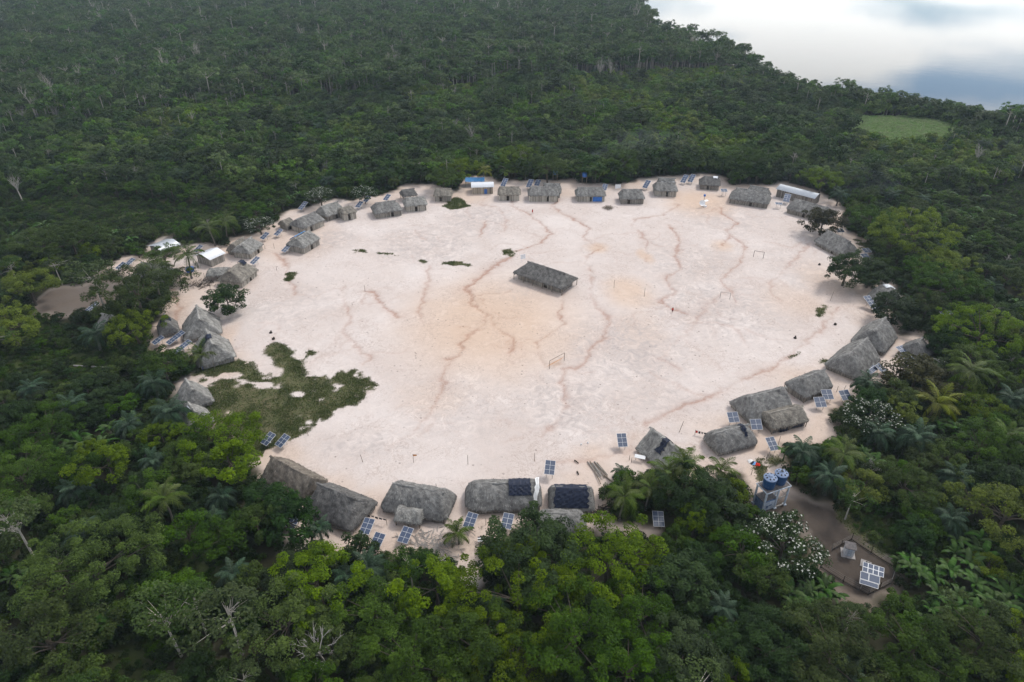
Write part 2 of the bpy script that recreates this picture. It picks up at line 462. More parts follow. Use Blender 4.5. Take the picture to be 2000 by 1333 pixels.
def ground_mat():
    m, nt, bs = newmat('ground_soil')
    tc = nd(nt, "ShaderNodeTexCoord").outputs["Object"]
    mk = nd(nt, "ShaderNodeAttribute", attribute_name="mask")
    sp = nd(nt, "ShaderNodeSeparateColor"); nt.links.new(mk.outputs["Color"], sp.inputs[0])
    mk2 = nd(nt, "ShaderNodeAttribute", attribute_name="mask2")
    sp2 = nd(nt, "ShaderNodeSeparateColor"); nt.links.new(mk2.outputs["Color"], sp2.inputs[0])
    sand, grass, rill = sp.outputs[0], sp.outputs[1], sp.outputs[2]
    orange, grey, dirt = sp2.outputs[0], sp2.outputs[1], sp2.outputs[2]
    n1 = noise(nt, tc, 0.05, 5, 0.6, 0.6)
    n2 = noise(nt, tc, 0.35, 7, 0.68, 1.2)
    n3 = noise(nt, tc, 2.2, 5, 0.7)
    n4 = noise(nt, tc, 0.9, 6, 0.75, 2.5)
    c = mixc(nt, ramp(nt, n1, [(0.35, 0.0), (0.7, 1.0)]), (0.595, 0.515, 0.478), (0.685, 0.618, 0.59))
    c = mixc(nt, mth(nt, 'MULTIPLY', orange, ramp(nt, n2, [(0.25, 0.5), (0.7, 1.0)])), c, (0.62, 0.45, 0.33))
    gfac = mth(nt, 'MULTIPLY', ramp(nt, n2, [(0.42, 0.0), (0.62, 1.0)]), mth(nt, 'ADD', mth(nt, 'MULTIPLY', grey, 0.66), 0.22))
    c = mixc(nt, gfac, c, (0.43, 0.38, 0.365))
    # thin dark flow lines and specks of litter
    c = mixc(nt, mth(nt, 'MULTIPLY', ramp(nt, n4, [(0.60, 0.0), (0.70, 1.0)]), mth(nt, 'ADD', mth(nt, 'MULTIPLY', grey, 0.5), 0.34)), c, (0.36, 0.29, 0.26))
    c = mixc(nt, mth(nt, 'MULTIPLY', ramp(nt, n4, [(0.26, 1.0), (0.36, 0.0)]), 0.5), c, (0.72, 0.60, 0.53))
    c = mixc(nt, mth(nt, 'MULTIPLY', ramp(nt, n3, [(0.62, 0.0), (0.70, 1.0)]), 0.5), c, (0.27, 0.21, 0.185))
    # winding hairline flow marks
    n5 = noise(nt, tc, 0.28, 6, 0.62, 1.6); n6 = noise(nt, tc, 0.075, 4, 0.55, 0.8)
    hair = ramp(nt, mth(nt, 'ABSOLUTE', mth(nt, 'SUBTRACT', n5, 0.5)), [(0.0, 1.0), (0.016, 0.0)])
    hair2 = ramp(nt, mth(nt, 'ABSOLUTE', mth(nt, 'SUBTRACT', n2, 0.46)), [(0.0, 1.0), (0.02, 0.0)])
    hm_ = mth(nt, 'MULTIPLY', ramp(nt, n6, [(0.40, 0.2), (0.60, 1.0)]), 0.72)
    c = mixc(nt, mth(nt, 'MULTIPLY', mth(nt, 'MAXIMUM', hair, mth(nt, 'MULTIPLY', hair2, 0.8)), hm_), c, (0.34, 0.25, 0.21))
    spk = nd(nt, "ShaderNodeTexVoronoi", Scale=0.55, Randomness=1.0); nt.links.new(tc, spk.inputs["Vector"])
    c = mixc(nt, mth(nt, 'MULTIPLY', ramp(nt, spk.outputs["Distance"], [(0.09, 1.0), (0.18, 0.0)]), ramp(nt, n5, [(0.5, 0.0), (0.6, 0.7)])), c, (0.16, 0.12, 0.10))
    rl = mth(nt, 'MULTIPLY', rill, ramp(nt, n3, [(0.25, 0.55), (0.6, 1.0)]))
    c = mixc(nt, mth(nt, 'MULTIPLY', rl, 0.75), c, (0.33, 0.17, 0.115))
    shaded_dirt = mixc(nt, n2, (0.045, 0.037, 0.032), (0.115, 0.092, 0.076))  # brown dirt, darkened further: evening shade of the yard put into its colour
    c = mixc(nt, dirt, c, shaded_dirt)
    gc = mixc(nt, n3, (0.05, 0.062, 0.026), (0.14, 0.14, 0.065))
    gc = mixc(nt, ramp(nt, n2, [(0.4, 0.0), (0.7, 0.7)]), gc, (0.17, 0.135, 0.09))
    gm = mth(nt, 'MULTIPLY', grass, ramp(nt, mth(nt, 'ADD', n4, mth(nt, 'MULTIPLY', grass, 0.28)), [(0.48, 0.0), (0.62, 1.0)]))
    c = mixc(nt, gm, c, gc)
    fl = mixc(nt, n2, (0.018, 0.022, 0.011), (0.06, 0.055, 0.032))
    fl = mixc(nt, grass, fl, mixc(nt, n4, (0.03, 0.042, 0.014), (0.075, 0.095, 0.032)))
    c = mixc(nt, sand, fl, c)
    nt.links.new(c, bs.inputs["Base Color"])
    bs.inputs["Roughness"].default_value = 0.95
    bs.inputs["Specular IOR Level"].default_value = 0.1
    hh = mth(nt, 'ADD', mth(nt, 'MULTIPLY', n4, 0.7), mth(nt, 'MULTIPLY', n3, 0.5))
    bump(nt, bs, hh, 0.55, 0.12)
    return m
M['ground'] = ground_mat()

def water_mat():
    m, nt, bs = newmat('river_water')
    tc = nd(nt, "ShaderNodeTexCoord").outputs["Object"]
    bs.inputs["Base Color"].default_value = (0.035, 0.045, 0.05, 1)
    bs.inputs["Roughness"].default_value = 0.035
    bs.inputs["IOR"].default_value = 1.333
    bs.inputs["Specular IOR Level"].default_value = 0.5
    f = noise(nt, tc, 0.12, 5, 0.6)
    bump(nt, bs, f, 0.02, 1.0)
    return m
M['water'] = water_mat()

# ------------------------------------------------------------------ ground sheet
RILLS = [
 ([(870,702),(891,693),(902,682),(899,672),(919,654),(943,641),(948,612),(922,596),(917,576),(912,562),(930,547),(952,530),(975,512),(1000,500)],1.0,1.0),
 ([(948,612),(958,620),(969,642),(992,655),(1005,668),(992,690)],0.7,0.8),
 ([(671,560),(671,586),(683,604),(680,630),(668,646),(683,659),(696,674),(725,700),(712,712)],0.55,0.8),
 ([(712,568),(727,570),(743,594),(761,607),(782,620)],0.8,1.1),
 ([(836,520),(836,560),(826,589),(815,607),(823,630)],0.6,1.0),
 ([(880,700),(862,737),(868,757),(850,780),(844,804),(815,836)],0.5,1.1),
 ([(1103,576),(1090,615),(1103,635),(1064,659),(1050,672),(1051,690),(1066,716)],0.8,0.8),
 ([(1155,540),(1155,573),(1165,599),(1194,625),(1183,651),(1160,680),(1131,716),(1103,724),(1098,752),(1105,790),(1090,830),(1060,850)],0.6,1.2),
 ([(1090,392),(1077,402),(1105,419),(1132,434),(1150,445),(1140,462),(1155,475),(1175,485),(1145,500),(1140,512),(1155,530)],0.8,0.9),
 ([(1000,392),(1000,402),(1030,417),(1062,440),(1077,455),(1060,472),(1035,482),(1010,490)],0.7,0.7),
 ([(1325,400),(1295,420),(1240,428),(1235,440)],0.7,0.9),
 ([(1260,470),(1245,450),(1262,470),(1265,500),(1258,510)],0.6,0.9),
 ([(1305,440),(1325,460),(1327,475),(1317,500),(1332,525),(1302,540),(1307,557),(1317,570),(1290,590),(1320,605),(1345,612)],0.75,1.1),
 ([(1407,405),(1412,420),(1440,435),(1420,452),(1425,462),(1412,480)],0.7,0.8),
 ([(1425,462),(1450,475),(1457,485),(1440,520),(1412,542),(1410,552),(1432,577),(1440,590)],0.6,0.9),
 ([(1582,475),(1555,505),(1527,532),(1505,550),(1505,570),(1525,587)],0.5,0.9),
 ([(1640,600),(1605,640),(1580,665),(1545,690),(1500,722),(1455,740),(1405,767),(1355,787),(1305,807),(1260,830)],0.65,1.0),
 ([(537,495),(557,512),(562,540),(572,560),(575,575)],0.7,1.0),
 ([(950,432),(940,450),(935,462)],0.7,0.8),([(812,452),(822,462),(830,470)],0.8,0.8),
 ([(1430,560),(1400,585),(1370,600)],0.3,1.4),([(340,565),(350,600),(335,640)],0.6,1.3),
 ([(690,660),(640,690),(600,710)],0.3,0.8),([(1380,600),(1350,640),(1290,700),(1330,720)],0.35,1.3),
 ([(1240,850),(1230,880),(1150,900),(1060,905)],0.35,1.1),([(940,400),(975,405),(990,430),(985,450)],0.5,0.9)]
ORANGE = [(960,650,230,130,1.0),(1225,572,62,40,0.9),(1370,398,95,34,1.0),(1088,712,22,14,0.9),(992,652,26,14,0.9),(1560,590,90,40,0.5),
 (700,1000,260,60,0.55),(1500,860,160,70,0.75),(560,470,120,60,0.6),(900,385,80,22,0.7),(420,560,90,60,0.5),(1590,740,120,40,0.5),
 (1170,485,30,12,0.9),(1405,480,28,14,0.8),(1260,500,14,16,0.9),(1250,640,60,60,0.3),(1620,560,60,60,0.5),(430,680,30,60,0.7),(1100,375,150,14,0.5),(850,780,90,50,0.4)]
GREY = [(1230,690,150,90,1.0),(1400,610,170,80,0.9),(1120,800,150,80,0.9),(830,480,130,50,0.9),(930,430,90,40,0.9),(1350,520,120,60,0.7),
 (1420,430,120,40,0.6),(650,470,60,30,0.9),(900,800,150,80,0.5),(700,870,120,40,0.7),(560,600,120,60,0.5),(1290,780,140,40,0.7),(1010,570,60,40,0.4),(1560,530,70,60,0.5)]
GRASSP = [[(535,672),(560,678),(575,700),(590,735),(600,745),(560,750),(552,730),(530,700),(520,690)],
 [(380,700),(440,700),(480,712),(500,735),(548,740),(600,738),(640,735),(690,722),(745,748),(700,780),(655,802),(605,828),(565,862),(490,885),(430,840),(395,830),(405,770)],
 [(590,680),(620,668),(628,680),(610,705),(585,705)],
 [(700,490),(770,492),(830,508),(920,515),(925,522),(840,518),(760,502),(700,498)],
 [(885,385),(905,395),(912,402),(885,408),(872,402)],
 [(1585,605),(1612,600),(1618,612),(1600,615)],[(1590,705),(1612,700),(1618,710),(1595,715)],
 [(985,488),(1010,490),(1012,500),(990,500)],[(550,530),(575,530),(578,550),(558,550)],
 [(1670,470),(1715,470),(1720,495),(1690,490)],[(1540,690),(1560,690),(1550,710),(1530,705)],
 [(1475,905),(1530,900),(1500,945),(1465,940)],[(880,1015),(960,1018),(940,1055),(890,1050)],
 [(1640,1000),(1720,1010),(1770,1070),(1740,1085),(1690,1050)]]
def build_ground():
    def axis(a, b, step, far_a, far_b, g=1.12):
        mid = list(np.arange(a, b + 1e-6, step))
        lo, s, p = [], step, a
        while p > far_a:
            s = min(s * g, 220.0); p -= s; lo.append(p)
        hi, s, p = [], step, b
        while p < far_b:
            s = min(s * g, 220.0); p += s; hi.append(p)
        return np.array(lo[::-1] + mid + hi)
    xs = axis(-128, 124, 0.52, -3000, 3000)
    ys = axis(62, 276, 0.56, -700, 3000, 1.08)
    X, Y = np.meshgrid(xs, ys, indexing='ij')
    x, y = X.ravel(), Y.ravel()
    z = gz(x, y)
    near = (x > -140) & (x < 140) & (y > 50) & (y < 300)
    xn, yn = x[near], y[near]
    wob = (fbm(xn * 0.22, yn * 0.22, 3) - 0.5) * 5.0
    pxn, pyn = PX(xn, yn, 0.0)
    def soft_poly(poly_w, edge, amp=1.0):
        d = dist_poly(xn, yn, poly_w, True)
        sd = np.where(in_poly(xn, yn, poly_w), d, -d) + wob * amp
        return smooth(-edge, edge, sd)
    sand = np.maximum(soft_poly(CLEAR_W, 1.6), soft_poly(DIRT_LEFT_W, 2.5) * 0.9)
    yard = soft_poly(YARD_W, 2.0)
    sand = np.maximum(sand, yard)
    dirt = np.maximum(yard * smooth(945, 985, pyn), soft_poly(DIRT_LEFT_W, 3.0) * 0.85)  # where the soil takes the dark dirt colour that also carries shade
    grass = np.zeros_like(xn)
    rag = (fbm(xn * 0.42 + 11, yn * 0.42, 4) - 0.5) * 7.0 + (fbm(xn * 0.11 + 5, yn * 0.11 + 3, 3) - 0.5) * 9.0
    for k, p in enumerate(GRASSP):
        pw = [G(a, b)[:2] for a, b in p]
        d = dist_poly(xn, yn, pw, True); sd = np.where(in_poly(xn, yn, pw), d, -d)
        amp, off = (1.0, 0.8) if k in (1, 13) else ((0.7, 0.3) if k in (0, 4) else (0.9, -1.4 if k in (3, 2, 9, 12) else -0.6))
        bare = smooth(0.29, 0.37, fbm(xn * 0.16 + 61, yn * 0.24 + 9, 3)) if k == 1 else 1.0
        grass = np.maximum(grass, smooth(-0.5, 0.9, np.minimum(sd, 3.2) + rag * amp + off) * smooth(-3.0, -0.5, sd) * bare)
    low = np.zeros_like(xn)
    for pw in LOW_W:
        low = np.maximum(low, soft_poly(pw, 3.0))
    grass = np.maximum(grass, low * (1 - sand))
    # trodden edge of the football ground cuts the grass off along one straight side
    ridge = np.zeros_like(xn)
    rill = np.zeros_like(xn); dep = np.zeros_like(xn)
    wx = xn + (fbm(xn * 0.5 + 40, yn * 0.5, 3) - 0.5) * 2.6
    wy = yn + (fbm(xn * 0.5, yn * 0.5 + 70, 3) - 0.5) * 2.6
    var = fbm(xn * 0.12 + 7, yn * 0.12, 3)
    rr = random.Random(12)
    side = []
    for pts, st, wd in RILLS:                      # little side gullies feeding the main ones
        for _ in range(3):
            k = rr.randrange(len(pts)); x0, y0 = G(*pts[k])[:2]; a = rr.uniform(0, 6.28); l = [(x0, y0)]
            for _s in range(rr.randint(3, 7)):
                a += rr.uniform(-0.9, 0.9); x0 += math.cos(a) * 2.6; y0 += math.sin(a) * 2.6; l.append((x0, y0))
            side.append((l, st * rr.uniform(0.2, 0.5), wd * 0.45))
    for k in range(46):
        q = G(rr.uniform(480, 1620), rr.uniform(400, 900)); x0, y0 = q[:2]; a = rr.uniform(0, 6.28); l = [(x0, y0)]
        for _s in range(rr.randint(4, 10)):
            a += rr.uniform(-0.8, 0.8); x0 += math.cos(a) * 2.6; y0 += math.sin(a) * 2.6; l.append((x0, y0))
        side.append((l, rr.uniform(0.12, 0.35), 0.5))
    for pts, st, wd, isw in [(a, b, c_, False) for a, b, c_ in RILLS] + [(a, b, c_, True) for a, b, c_ in side]:
        pw = pts if isw else [G(a, b)[:2] for a, b in pts]
        d = dist_poly(wx, wy, pw)
        w_ = wd * (0.35 + 1.3 * var)
        rill = np.maximum(rill, st * np.exp(-(d / (0.32 * w_ + 0.16)) ** 2) * np.clip(-0.1 + 2.0 * var, 0.1, 1.1) + 0.24 * st * np.exp(-(d / (1.9 * w_)) ** 2) * np.clip(2.4 * var - 0.5, 0, 1.3))
        dep = np.maximum(dep, st * np.exp(-(d / (0.42 * w_ + 0.1)) ** 2))
    orange = np.zeros_like(xn); grey = np.zeros_like(xn)
    pw_x = pxn + wob * 6; pw_y = pyn + (fbm(xn * 0.2 + 31, yn * 0.2, 3) - 0.5) * 30
    for lst, arr in ((ORANGE, orange), (GREY, grey)):
        for (a, b, ra, rb, st) in lst:
            q = G(a, b); e = G(a + ra, b); f1 = G(a, b - rb); f2 = G(a, b + rb)
            rx, ry = abs(e[0] - q[0]), abs(f1[1] - f2[1]) / 2
            qy = (f1[1] + f2[1]) / 2
            d = np.hypot((xn + wob * 0.8 - q[0]) / rx, (yn - wob * 0.8 - qy) / ry)
            arr[:] = np.maximum(arr, st * smooth(1.15, 0.25, d))
    ed = np.where(in_poly(xn, yn, CLEAR_W), dist_poly(xn, yn, CLEAR_W, True), 0.0)
    orange = np.maximum(orange, 0.7 * smooth(15, 3, ed + wob * 1.6) * np.clip(1.7 * var - 0.1, 0.2, 1.0))
    zz = z[near]
    zz = zz - 0.26 * dep * sand + 0.05 * (fbm(xn * 0.6, yn * 0.6, 3) - 0.5) * sand
    z[near] = zz
    mask = np.zeros((len(x), 4), np.float32); mask2 = np.zeros((len(x), 4), np.float32)
    mask[near, 0] = sand; mask[near, 1] = grass; mask[near, 2] = np.clip(rill, 0, 1)
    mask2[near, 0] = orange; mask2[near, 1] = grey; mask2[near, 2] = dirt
    far = ~near
    lowf = np.zeros(far.sum())
    for pw in LOW_W:
        lowf = np.maximum(lowf, in_poly(x[far], y[far], pw).astype(float))
    mask[far, 1] = lowf
    nx, ny = len(xs), len(ys)
    I = np.arange(nx * ny).reshape(nx, ny)
    F = np.stack([I[:-1, :-1], I[1:, :-1], I[1:, 1:], I[:-1, 1:]], -1).reshape(-1, 4)
    me = make_mesh('ground', np.stack([x, y, z], 1), F, M['ground'], smooth_shade=True)
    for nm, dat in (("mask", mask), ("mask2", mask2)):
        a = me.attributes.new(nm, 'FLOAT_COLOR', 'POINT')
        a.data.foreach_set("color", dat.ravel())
    o = obj('ground', me)
    tag(o, 'bare pinkish sand clearing and dark forest floor around it', kind='structure')
    return xn, yn, grass, sand
GXN, GYN, GGRASS, GSAND = build_ground()
rv = MB()
rv.add([(-3000, -700, -4.2), (3000, -700, -4.2), (3000, 3000, -4.2), (-3000, 3000, -4.2)], [(0, 1, 2, 3)])
tag(obj('river', rv.build('river', M['water'])), 'wide calm river reflecting the cloudy sky', kind='structure')

# ------------------------------------------------------------------ huts
CENTRE = G(1050, 640)
LANDMARKS = []          # (phrase, x, y)
FOOT = []               # (x, y, radius) kept free of trees
def thatch_roof(L, W, He, Hr, i1, i2, seed, rc=0.8, convex=0.25, courses=9, straw=1.0, fringe=0.55):
    """thatched roof: rings from eave to ridge, sagging courses, loose straw and a ragged fringe. x runs along the ridge."""
    rg = np.random.RandomState(seed)
    nseg, nr = 72, courses * 2 + 1
    V = []; T = []; rings = []
    a1, a2 = -L / 2, L / 2
    ph = rg.rand(6) * 6.28
    def ring_pt(t, s):
        # s in 0..1 round a rounded rectangle
        ft = min(1.0, t / 0.82)
        x1 = a1 + i1 * ft; x2 = a2 - i2 * ft
        b = (W / 2) * (1 - t) ** (1 - convex * 0.45) + 0.10
        hx, cx = (x2 - x1) / 2, (x1 + x2) / 2
        r_ = min(rc * (1 - 0.8 * t), b * 0.95, hx * 0.9)
        per = [2 * (hx - r_), math.pi / 2 * r_, 2 * (b - r_), math.pi / 2 * r_] * 2
        tot = sum(per); d = s * tot
        k = 0
        while k < 7 and d > per[k]: d -= per[k]; k += 1
        f = d / max(per[k], 1e-6)
        if k == 0: return cx - hx + r_ + f * 2 * (hx - r_), -b
        if k == 2: return cx + hx, -b + r_ + f * 2 * (b - r_)
        if k == 4: return cx + hx - r_ - f * 2 * (hx - r_), b
        if k == 6: return cx - hx, b - r_ - f * 2 * (b - r_)
        ca, sa = f * math.pi / 2, 0
        if k == 1: return cx + hx - r_ + r_ * math.sin(ca), -b + r_ - r_ * math.cos(ca)
        if k == 3: return cx + hx - r_ + r_ * math.cos(ca), b - r_ + r_ * math.sin(ca)
        if k == 5: return cx - hx + r_ - r_ * math.sin(ca), b - r_ + r_ * math.cos(ca)
        return cx - hx + r_ - r_ * math.cos(ca), -b + r_ - r_ * math.sin(ca)
    for i in range(nr):
        t = i / (nr - 1)
        ring = []
        for k in range(nseg):
            x, y = ring_pt(t, k / nseg)
            z = He + (Hr - He) * (t ** (1 + 0.0 * convex) * (1 + convex * (1 - t) * 0.9))
            # sag of the ridge, lumps, course steps
            z += -0.18 * math.cos(x / L * 6.28 + ph[0]) * t * 0.6
            lump = 0.10 * math.sin(x * 1.3 + ph[1] + 3 * t) + 0.08 * math.sin(x * 2.9 + y * 2.1 + ph[2])
            z += lump * (0.4 + 0.6 * t)
            step = 0.07 if i % 2 == 0 else -0.02
            out = step * (1 - 0.4 * t)
            l_ = math.hypot(x * W / L, y) + 1e-6
            x += out * (x * W / L) / l_ + rg.normal(0, 0.02); y += out * y / l_ + rg.normal(0, 0.02)
            z += rg.normal(0, 0.035)
            if i == 0: z += rg.normal(0, 0.07)
            ring.append((x, y, z))
        rings.append(np.array(ring))
    V = np.concatenate(rings)
    tone = np.clip(0.42 + 0.10 * rg.randn(len(V)), 0, 1)
    F = []
    for i in range(nr - 1):
        for k in range(nseg):
            F.append((i * nseg + k, i * nseg + (k + 1) % nseg, (i + 1) * nseg + (k + 1) % nseg, (i + 1) * nseg + k))
    F.append(tuple((nr - 1) * nseg + k for k in range(nseg)))
    # underside
    b = len(V)
    under = rings[0].copy(); under[:, 2] -= 0.04; under[:, :2] *= 0.96
    top = rings[-1].copy(); top[:, 2] -= 0.3
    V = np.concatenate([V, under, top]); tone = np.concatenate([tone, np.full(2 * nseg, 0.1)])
    for k in range(nseg):
        F.append((b + (k + 1) % nseg, b + k, b + nseg + k, b + nseg + (k + 1) % nseg))
        F.append((k, b + k, b + (k + 1) % nseg, (k + 1) % nseg))
    # loose straw lying down the slope
    Rg = np.stack(rings)
    ns = int(L * (W + 2) * 15 * straw)
    ii = rg.randint(1, nr - 1, ns); kk = rg.randint(0, nseg, ns)
    f = rg.rand(ns, 1)
    p = Rg[ii, kk] * (1 - f) + Rg[ii, (kk + 1) % nseg] * f
    q = Rg[ii - 1, kk] * (1 - f) + Rg[ii - 1, (kk + 1) % nseg] * f
    d = q - p; d /= np.linalg.norm(d, axis=1, keepdims=True) + 1e-9
    along = Rg[ii, (kk + 1) % nseg] - Rg[ii, kk]; along /= np.linalg.norm(along, axis=1, keepdims=True) + 1e-9
    nrm = np.cross(along, -d); nrm /= np.linalg.norm(nrm, axis=1, keepdims=True) + 1e-9
    nrm *= np.sign(nrm[:, 2:3] + 1e-6)
    d = d + along * rg.normal(0, 0.22, (ns, 1))
    ln = rg.uniform(0.3, 0.8, (ns, 1)); wd = rg.uniform(0.03, 0.075, (ns, 1))
    p = p + nrm * rg.uniform(0.015, 0.07, (ns, 1))
    e = p + d * ln + nrm * rg.uniform(-0.01, 0.05, (ns, 1))
    sv = np.stack([p - along * wd, p + along * wd, e], 1).reshape(-1, 3)
    st = np.repeat(np.clip(rg.normal(0.5, 0.28, ns), 0, 1), 3)
    # fringe along the eave
    nf = int((L + W) * 2 * 9)
    kk = rg.randint(0, nseg, nf); f = rg.rand(nf, 1)
    p = Rg[0, kk] * (1 - f) + Rg[0, (kk + 1) % nseg] * f
    along = Rg[0, (kk + 1) % nseg] - Rg[0, kk]; along /= np.linalg.norm(along, axis=1, keepdims=True) + 1e-9
    e = p + np.stack([rg.normal(0, 0.06, nf), rg.normal(0, 0.06, nf), -rg.uniform(0.15, fringe, nf)], 1)
    p = p + np.array([0, 0, 0.06])
    wd = rg.uniform(0.04, 0.12, (nf, 1))
    fv = np.stack([p - along * wd, p + along * wd, e], 1).reshape(-1, 3)
    ft_ = np.repeat(np.clip(rg.normal(0.4, 0.25, nf), 0, 1), 3)
    b = len(V)
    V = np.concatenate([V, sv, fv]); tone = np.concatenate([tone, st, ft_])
    F += [(b + 3 * i, b + 3 * i + 1, b + 3 * i + 2) for i in range(ns + nf)]
    return make_mesh('roof', V, F, M['thatch'], tone, None, True)

def ridge_cap(x1, x2, z, seed, r=0.24):
    rg = random.Random(seed)
    mb = MB()
    n = max(4, int((x2 - x1) / 0.8))
    pts = [(x1 + (x2 - x1) * i / n, rg.uniform(-0.06, 0.06), z + rg.uniform(-0.06, 0.06)) for i in range(n + 1)]
    mb.tube(pts, [r * rg.uniform(0.8, 1.2) for _ in pts], 7, 0.5)
    for k in range(int((x2 - x1) * 16)):
        x = rg.uniform(x1 - 0.2, x2 + 0.2); s = rg.choice((-1, 1)); h = rg.uniform(0.4, 0.9)
        w_ = rg.uniform(0.03, 0.08)
        mb.add([(x - w_, 0, z + r), (x + w_, 0, z + r), (x + rg.uniform(-.2, .2), s * h * 0.85, z + r - h * 0.75)], [(0, 1, 2)], min(1, max(0, rg.gauss(0.55, 0.25))))
    return mb.build('ridge_cap', M['thatch'])

def board_wall(L, W, H, seed, bw=0.22, gap=0.02, skip=None, thin=0.06):
    """upright boards round a rectangle; skip(side, u) leaves openings"""
    rg = random.Random(seed)
    mb = MB()
    for side, (ax, ay, bx, by) in enumerate(((-L/2, -W/2, L/2, -W/2), (L/2, -W/2, L/2, W/2), (L/2, W/2, -L/2, W/2), (-L/2, W/2, -L/2, -W/2))):
        ln = math.hypot(bx - ax, by - ay); n = max(3, int(ln / bw)); ang = math.atan2(by - ay, bx - ax)
        for i in range(n):
            u = (i + 0.5) / n
            if skip and skip(side, u * ln): continue
            h = H + rg.uniform(-0.1, 0.12)
            mb.box((ax + (bx - ax) * u, ay + (by - ay) * u, h / 2 - 0.1), (ln / n - gap, thin * rg.uniform(0.7, 1.4), h + 0.2), ang, min(1, max(0, rg.gauss(0.5, 0.22))))
    return mb.build('wall', M['boards'])

TINT = {'grey': (1, 1, 1, 1), 'pale': (1.22, 1.22, 1.2, 1), 'dark': (0.70, 0.69, 0.69, 1), 'warm': (1.10, 1.03, 0.93, 1), 'brown': (0.9, 0.8, 0.7, 1)}
HUTS = {}
def hut(key, label, p1, p2, Hr=4.6, He=1.5, W=7.0, i1=1.2, i2=1.2, tint='grey', rc=0.8, convex=0.25, wall='boards', wtint='grey',
        door='wood_dark', name='thatched_hut', short=None, cap=True, posts=False, over=0.55, doorside=None, group='thatched huts round the clearing', wallh=None):
    a = Vector(G(p1[0], p1[1], Hr)); b = Vector(G(p2[0], p2[1], Hr))
    d = b - a; rl = d.length; ang = math.atan2(d.y, d.x)
    L = rl + i1 + i2
    off = (i2 - i1) / 2
    c = (a + b) / 2 + Vector((math.cos(ang), math.sin(ang), 0)) * off
    seed = sum(ord(ch) for ch in key) * 7
    zg = gzs(c.x, c.y)
    t = thing(name, label, 'hut', (c.x, c.y, zg), ang, group)
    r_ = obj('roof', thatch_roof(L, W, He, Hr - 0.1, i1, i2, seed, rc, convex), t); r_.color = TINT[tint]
    if cap:
        cp = obj('ridge_cap', ridge_cap(-L / 2 + i1 - 0.35, L / 2 - i2 + 0.35, Hr - 0.15, seed + 1), r_)
        cp.color = tuple(min(1.4, x * 1.08) for x in TINT[tint][:3]) + (1,)
    wL, wW = L - 2 * over, W - 2 * over
    wh = wallh if wallh else He + over * (Hr - He) / (W / 2) * 0.8
    rel = Vector((CENTRE[0] - c.x, CENTRE[1] - c.y, 0)); rel.rotate(Euler((0, 0, -ang)))
    ds = doorside if doorside else (1 if rel.y > 0 else -1)
    ddx = (seed % 5 - 2) * wL * 0.07
    if wall:
        def skip(side, u):
            return (side == 0 and ds < 0 and abs(u - (wL / 2 + ddx)) < 0.5) or (side == 2 and ds > 0 and abs(u - (wL / 2 - ddx)) < 0.5)
        w_ = obj('wall', board_wall(wL, wW, wh, seed + 2, skip=skip if door else None), t); w_.color = TINT[wtint]
        w_["kind"] = "stuff"
        if door:
            mb = MB(); mb.box((0, 0, 0.85), (1.0, 0.05, 1.75), 0, 0.5)
            for k in (-0.25, 0.25): mb.box((k, 0.04 * ds, 0.85), (0.03, 0.03, 1.7), 0, 0.5)
            obj('door', mb.build('door', M[door]), t, (ddx, ds * (wW / 2 - 0.08), 0))
    if posts:
        n = max(2, int(L / 3.2))
        mb = MB(); hp = He + 0.15; mb.tube([(0, 0, -0.3), (0.03, 0, hp)], [0.11, 0.09], 6)
        me = mb.build('post', M['wood'])
        for s in (-1, 1):
            for k in range(n + 1):
                obj('post', me, t, (-L / 2 + 0.35 + (L - 0.7) * k / n, s * (W / 2 - 0.35), 0), (0, 0, k * 1.3))
    HUTS[key] = (t, L, W, He, Hr, i1, i2, ang, c)
    if short: LANDMARKS.append((short, c.x, c.y))
    FOOT.append((c.x, c.y, max(L, W) * 0.5, W * 0.5, ang))
    return t

# the big house in the middle
hut('C', 'long thatched communal house standing alone in the middle of the bare clearing', (1033,511), (1102,533), 5.2, 2.3, 9.0, 3.0, 2.4, 'dark', 0.5, 0.1,
    'boards', 'dark', name='communal_house', short='communal house', posts=True, over=1.3, doorside=-1, group='thatched houses', wallh=1.5)
# near row
hut('B1', 'dark thatched hut with pale straw along its ridge beside two solar arrays', (530,892), (608,934), 4.6, 1.2, 7.0, 0.2, 0.3, 'brown', 0.5, 0.15, wtint='dark', short='pale-ridged hut')
hut('B2', 'dark thatched hut with whitewashed end boards and a clothesline at its corner', (622,945), (690,973), 5.3, 1.4, 8.2, 1.5, 2.2, 'dark', 0.6, 0.12, wtint='pale', short='clothesline hut')
hut('B3', 'long rounded thatched hut with a small lean-to shelter in front', (772,944), (864,961), 4.9, 1.2, 7.4, 2.2, 1.8, 'grey', 1.6, 0.55, wtint='dark', short='lean-to hut')
hut('B3a', 'small pale thatched shelter leaning against the long rounded hut', (777,990), (824,996), 2.9, 1.5, 4.4, 0.3, 0.3, 'pale', 0.4, 0.3, wall=None, name='thatched_shelter', posts=True, cap=False)
hut('B4', 'long oval thatched hut with a navy tarp and a white sheet on its roof', (926,944), (1046,941), 4.7, 1.3, 7.6, 1.8, 1.2, 'grey', 2.2, 0.55, wtint='dark', short='oval hut with the white roof sheet')
hut('B5', 'thatched hut almost covered by a large black tarp', (1082,950), (1150,951), 4.2, 1.1, 6.4, 1.0, 1.2, 'grey', 1.2, 0.35, wtint='dark', short='black-tarp hut')
hut('B6', 'plain rounded thatched hut behind the black-tarp hut, half hidden by dark trees', (1056,1001), (1132,1002), 3.8, 1.0, 6.2, 0.8, 1.4, 'grey', 1.8, 0.6, wtint='dark', short='half-hidden rounded hut')
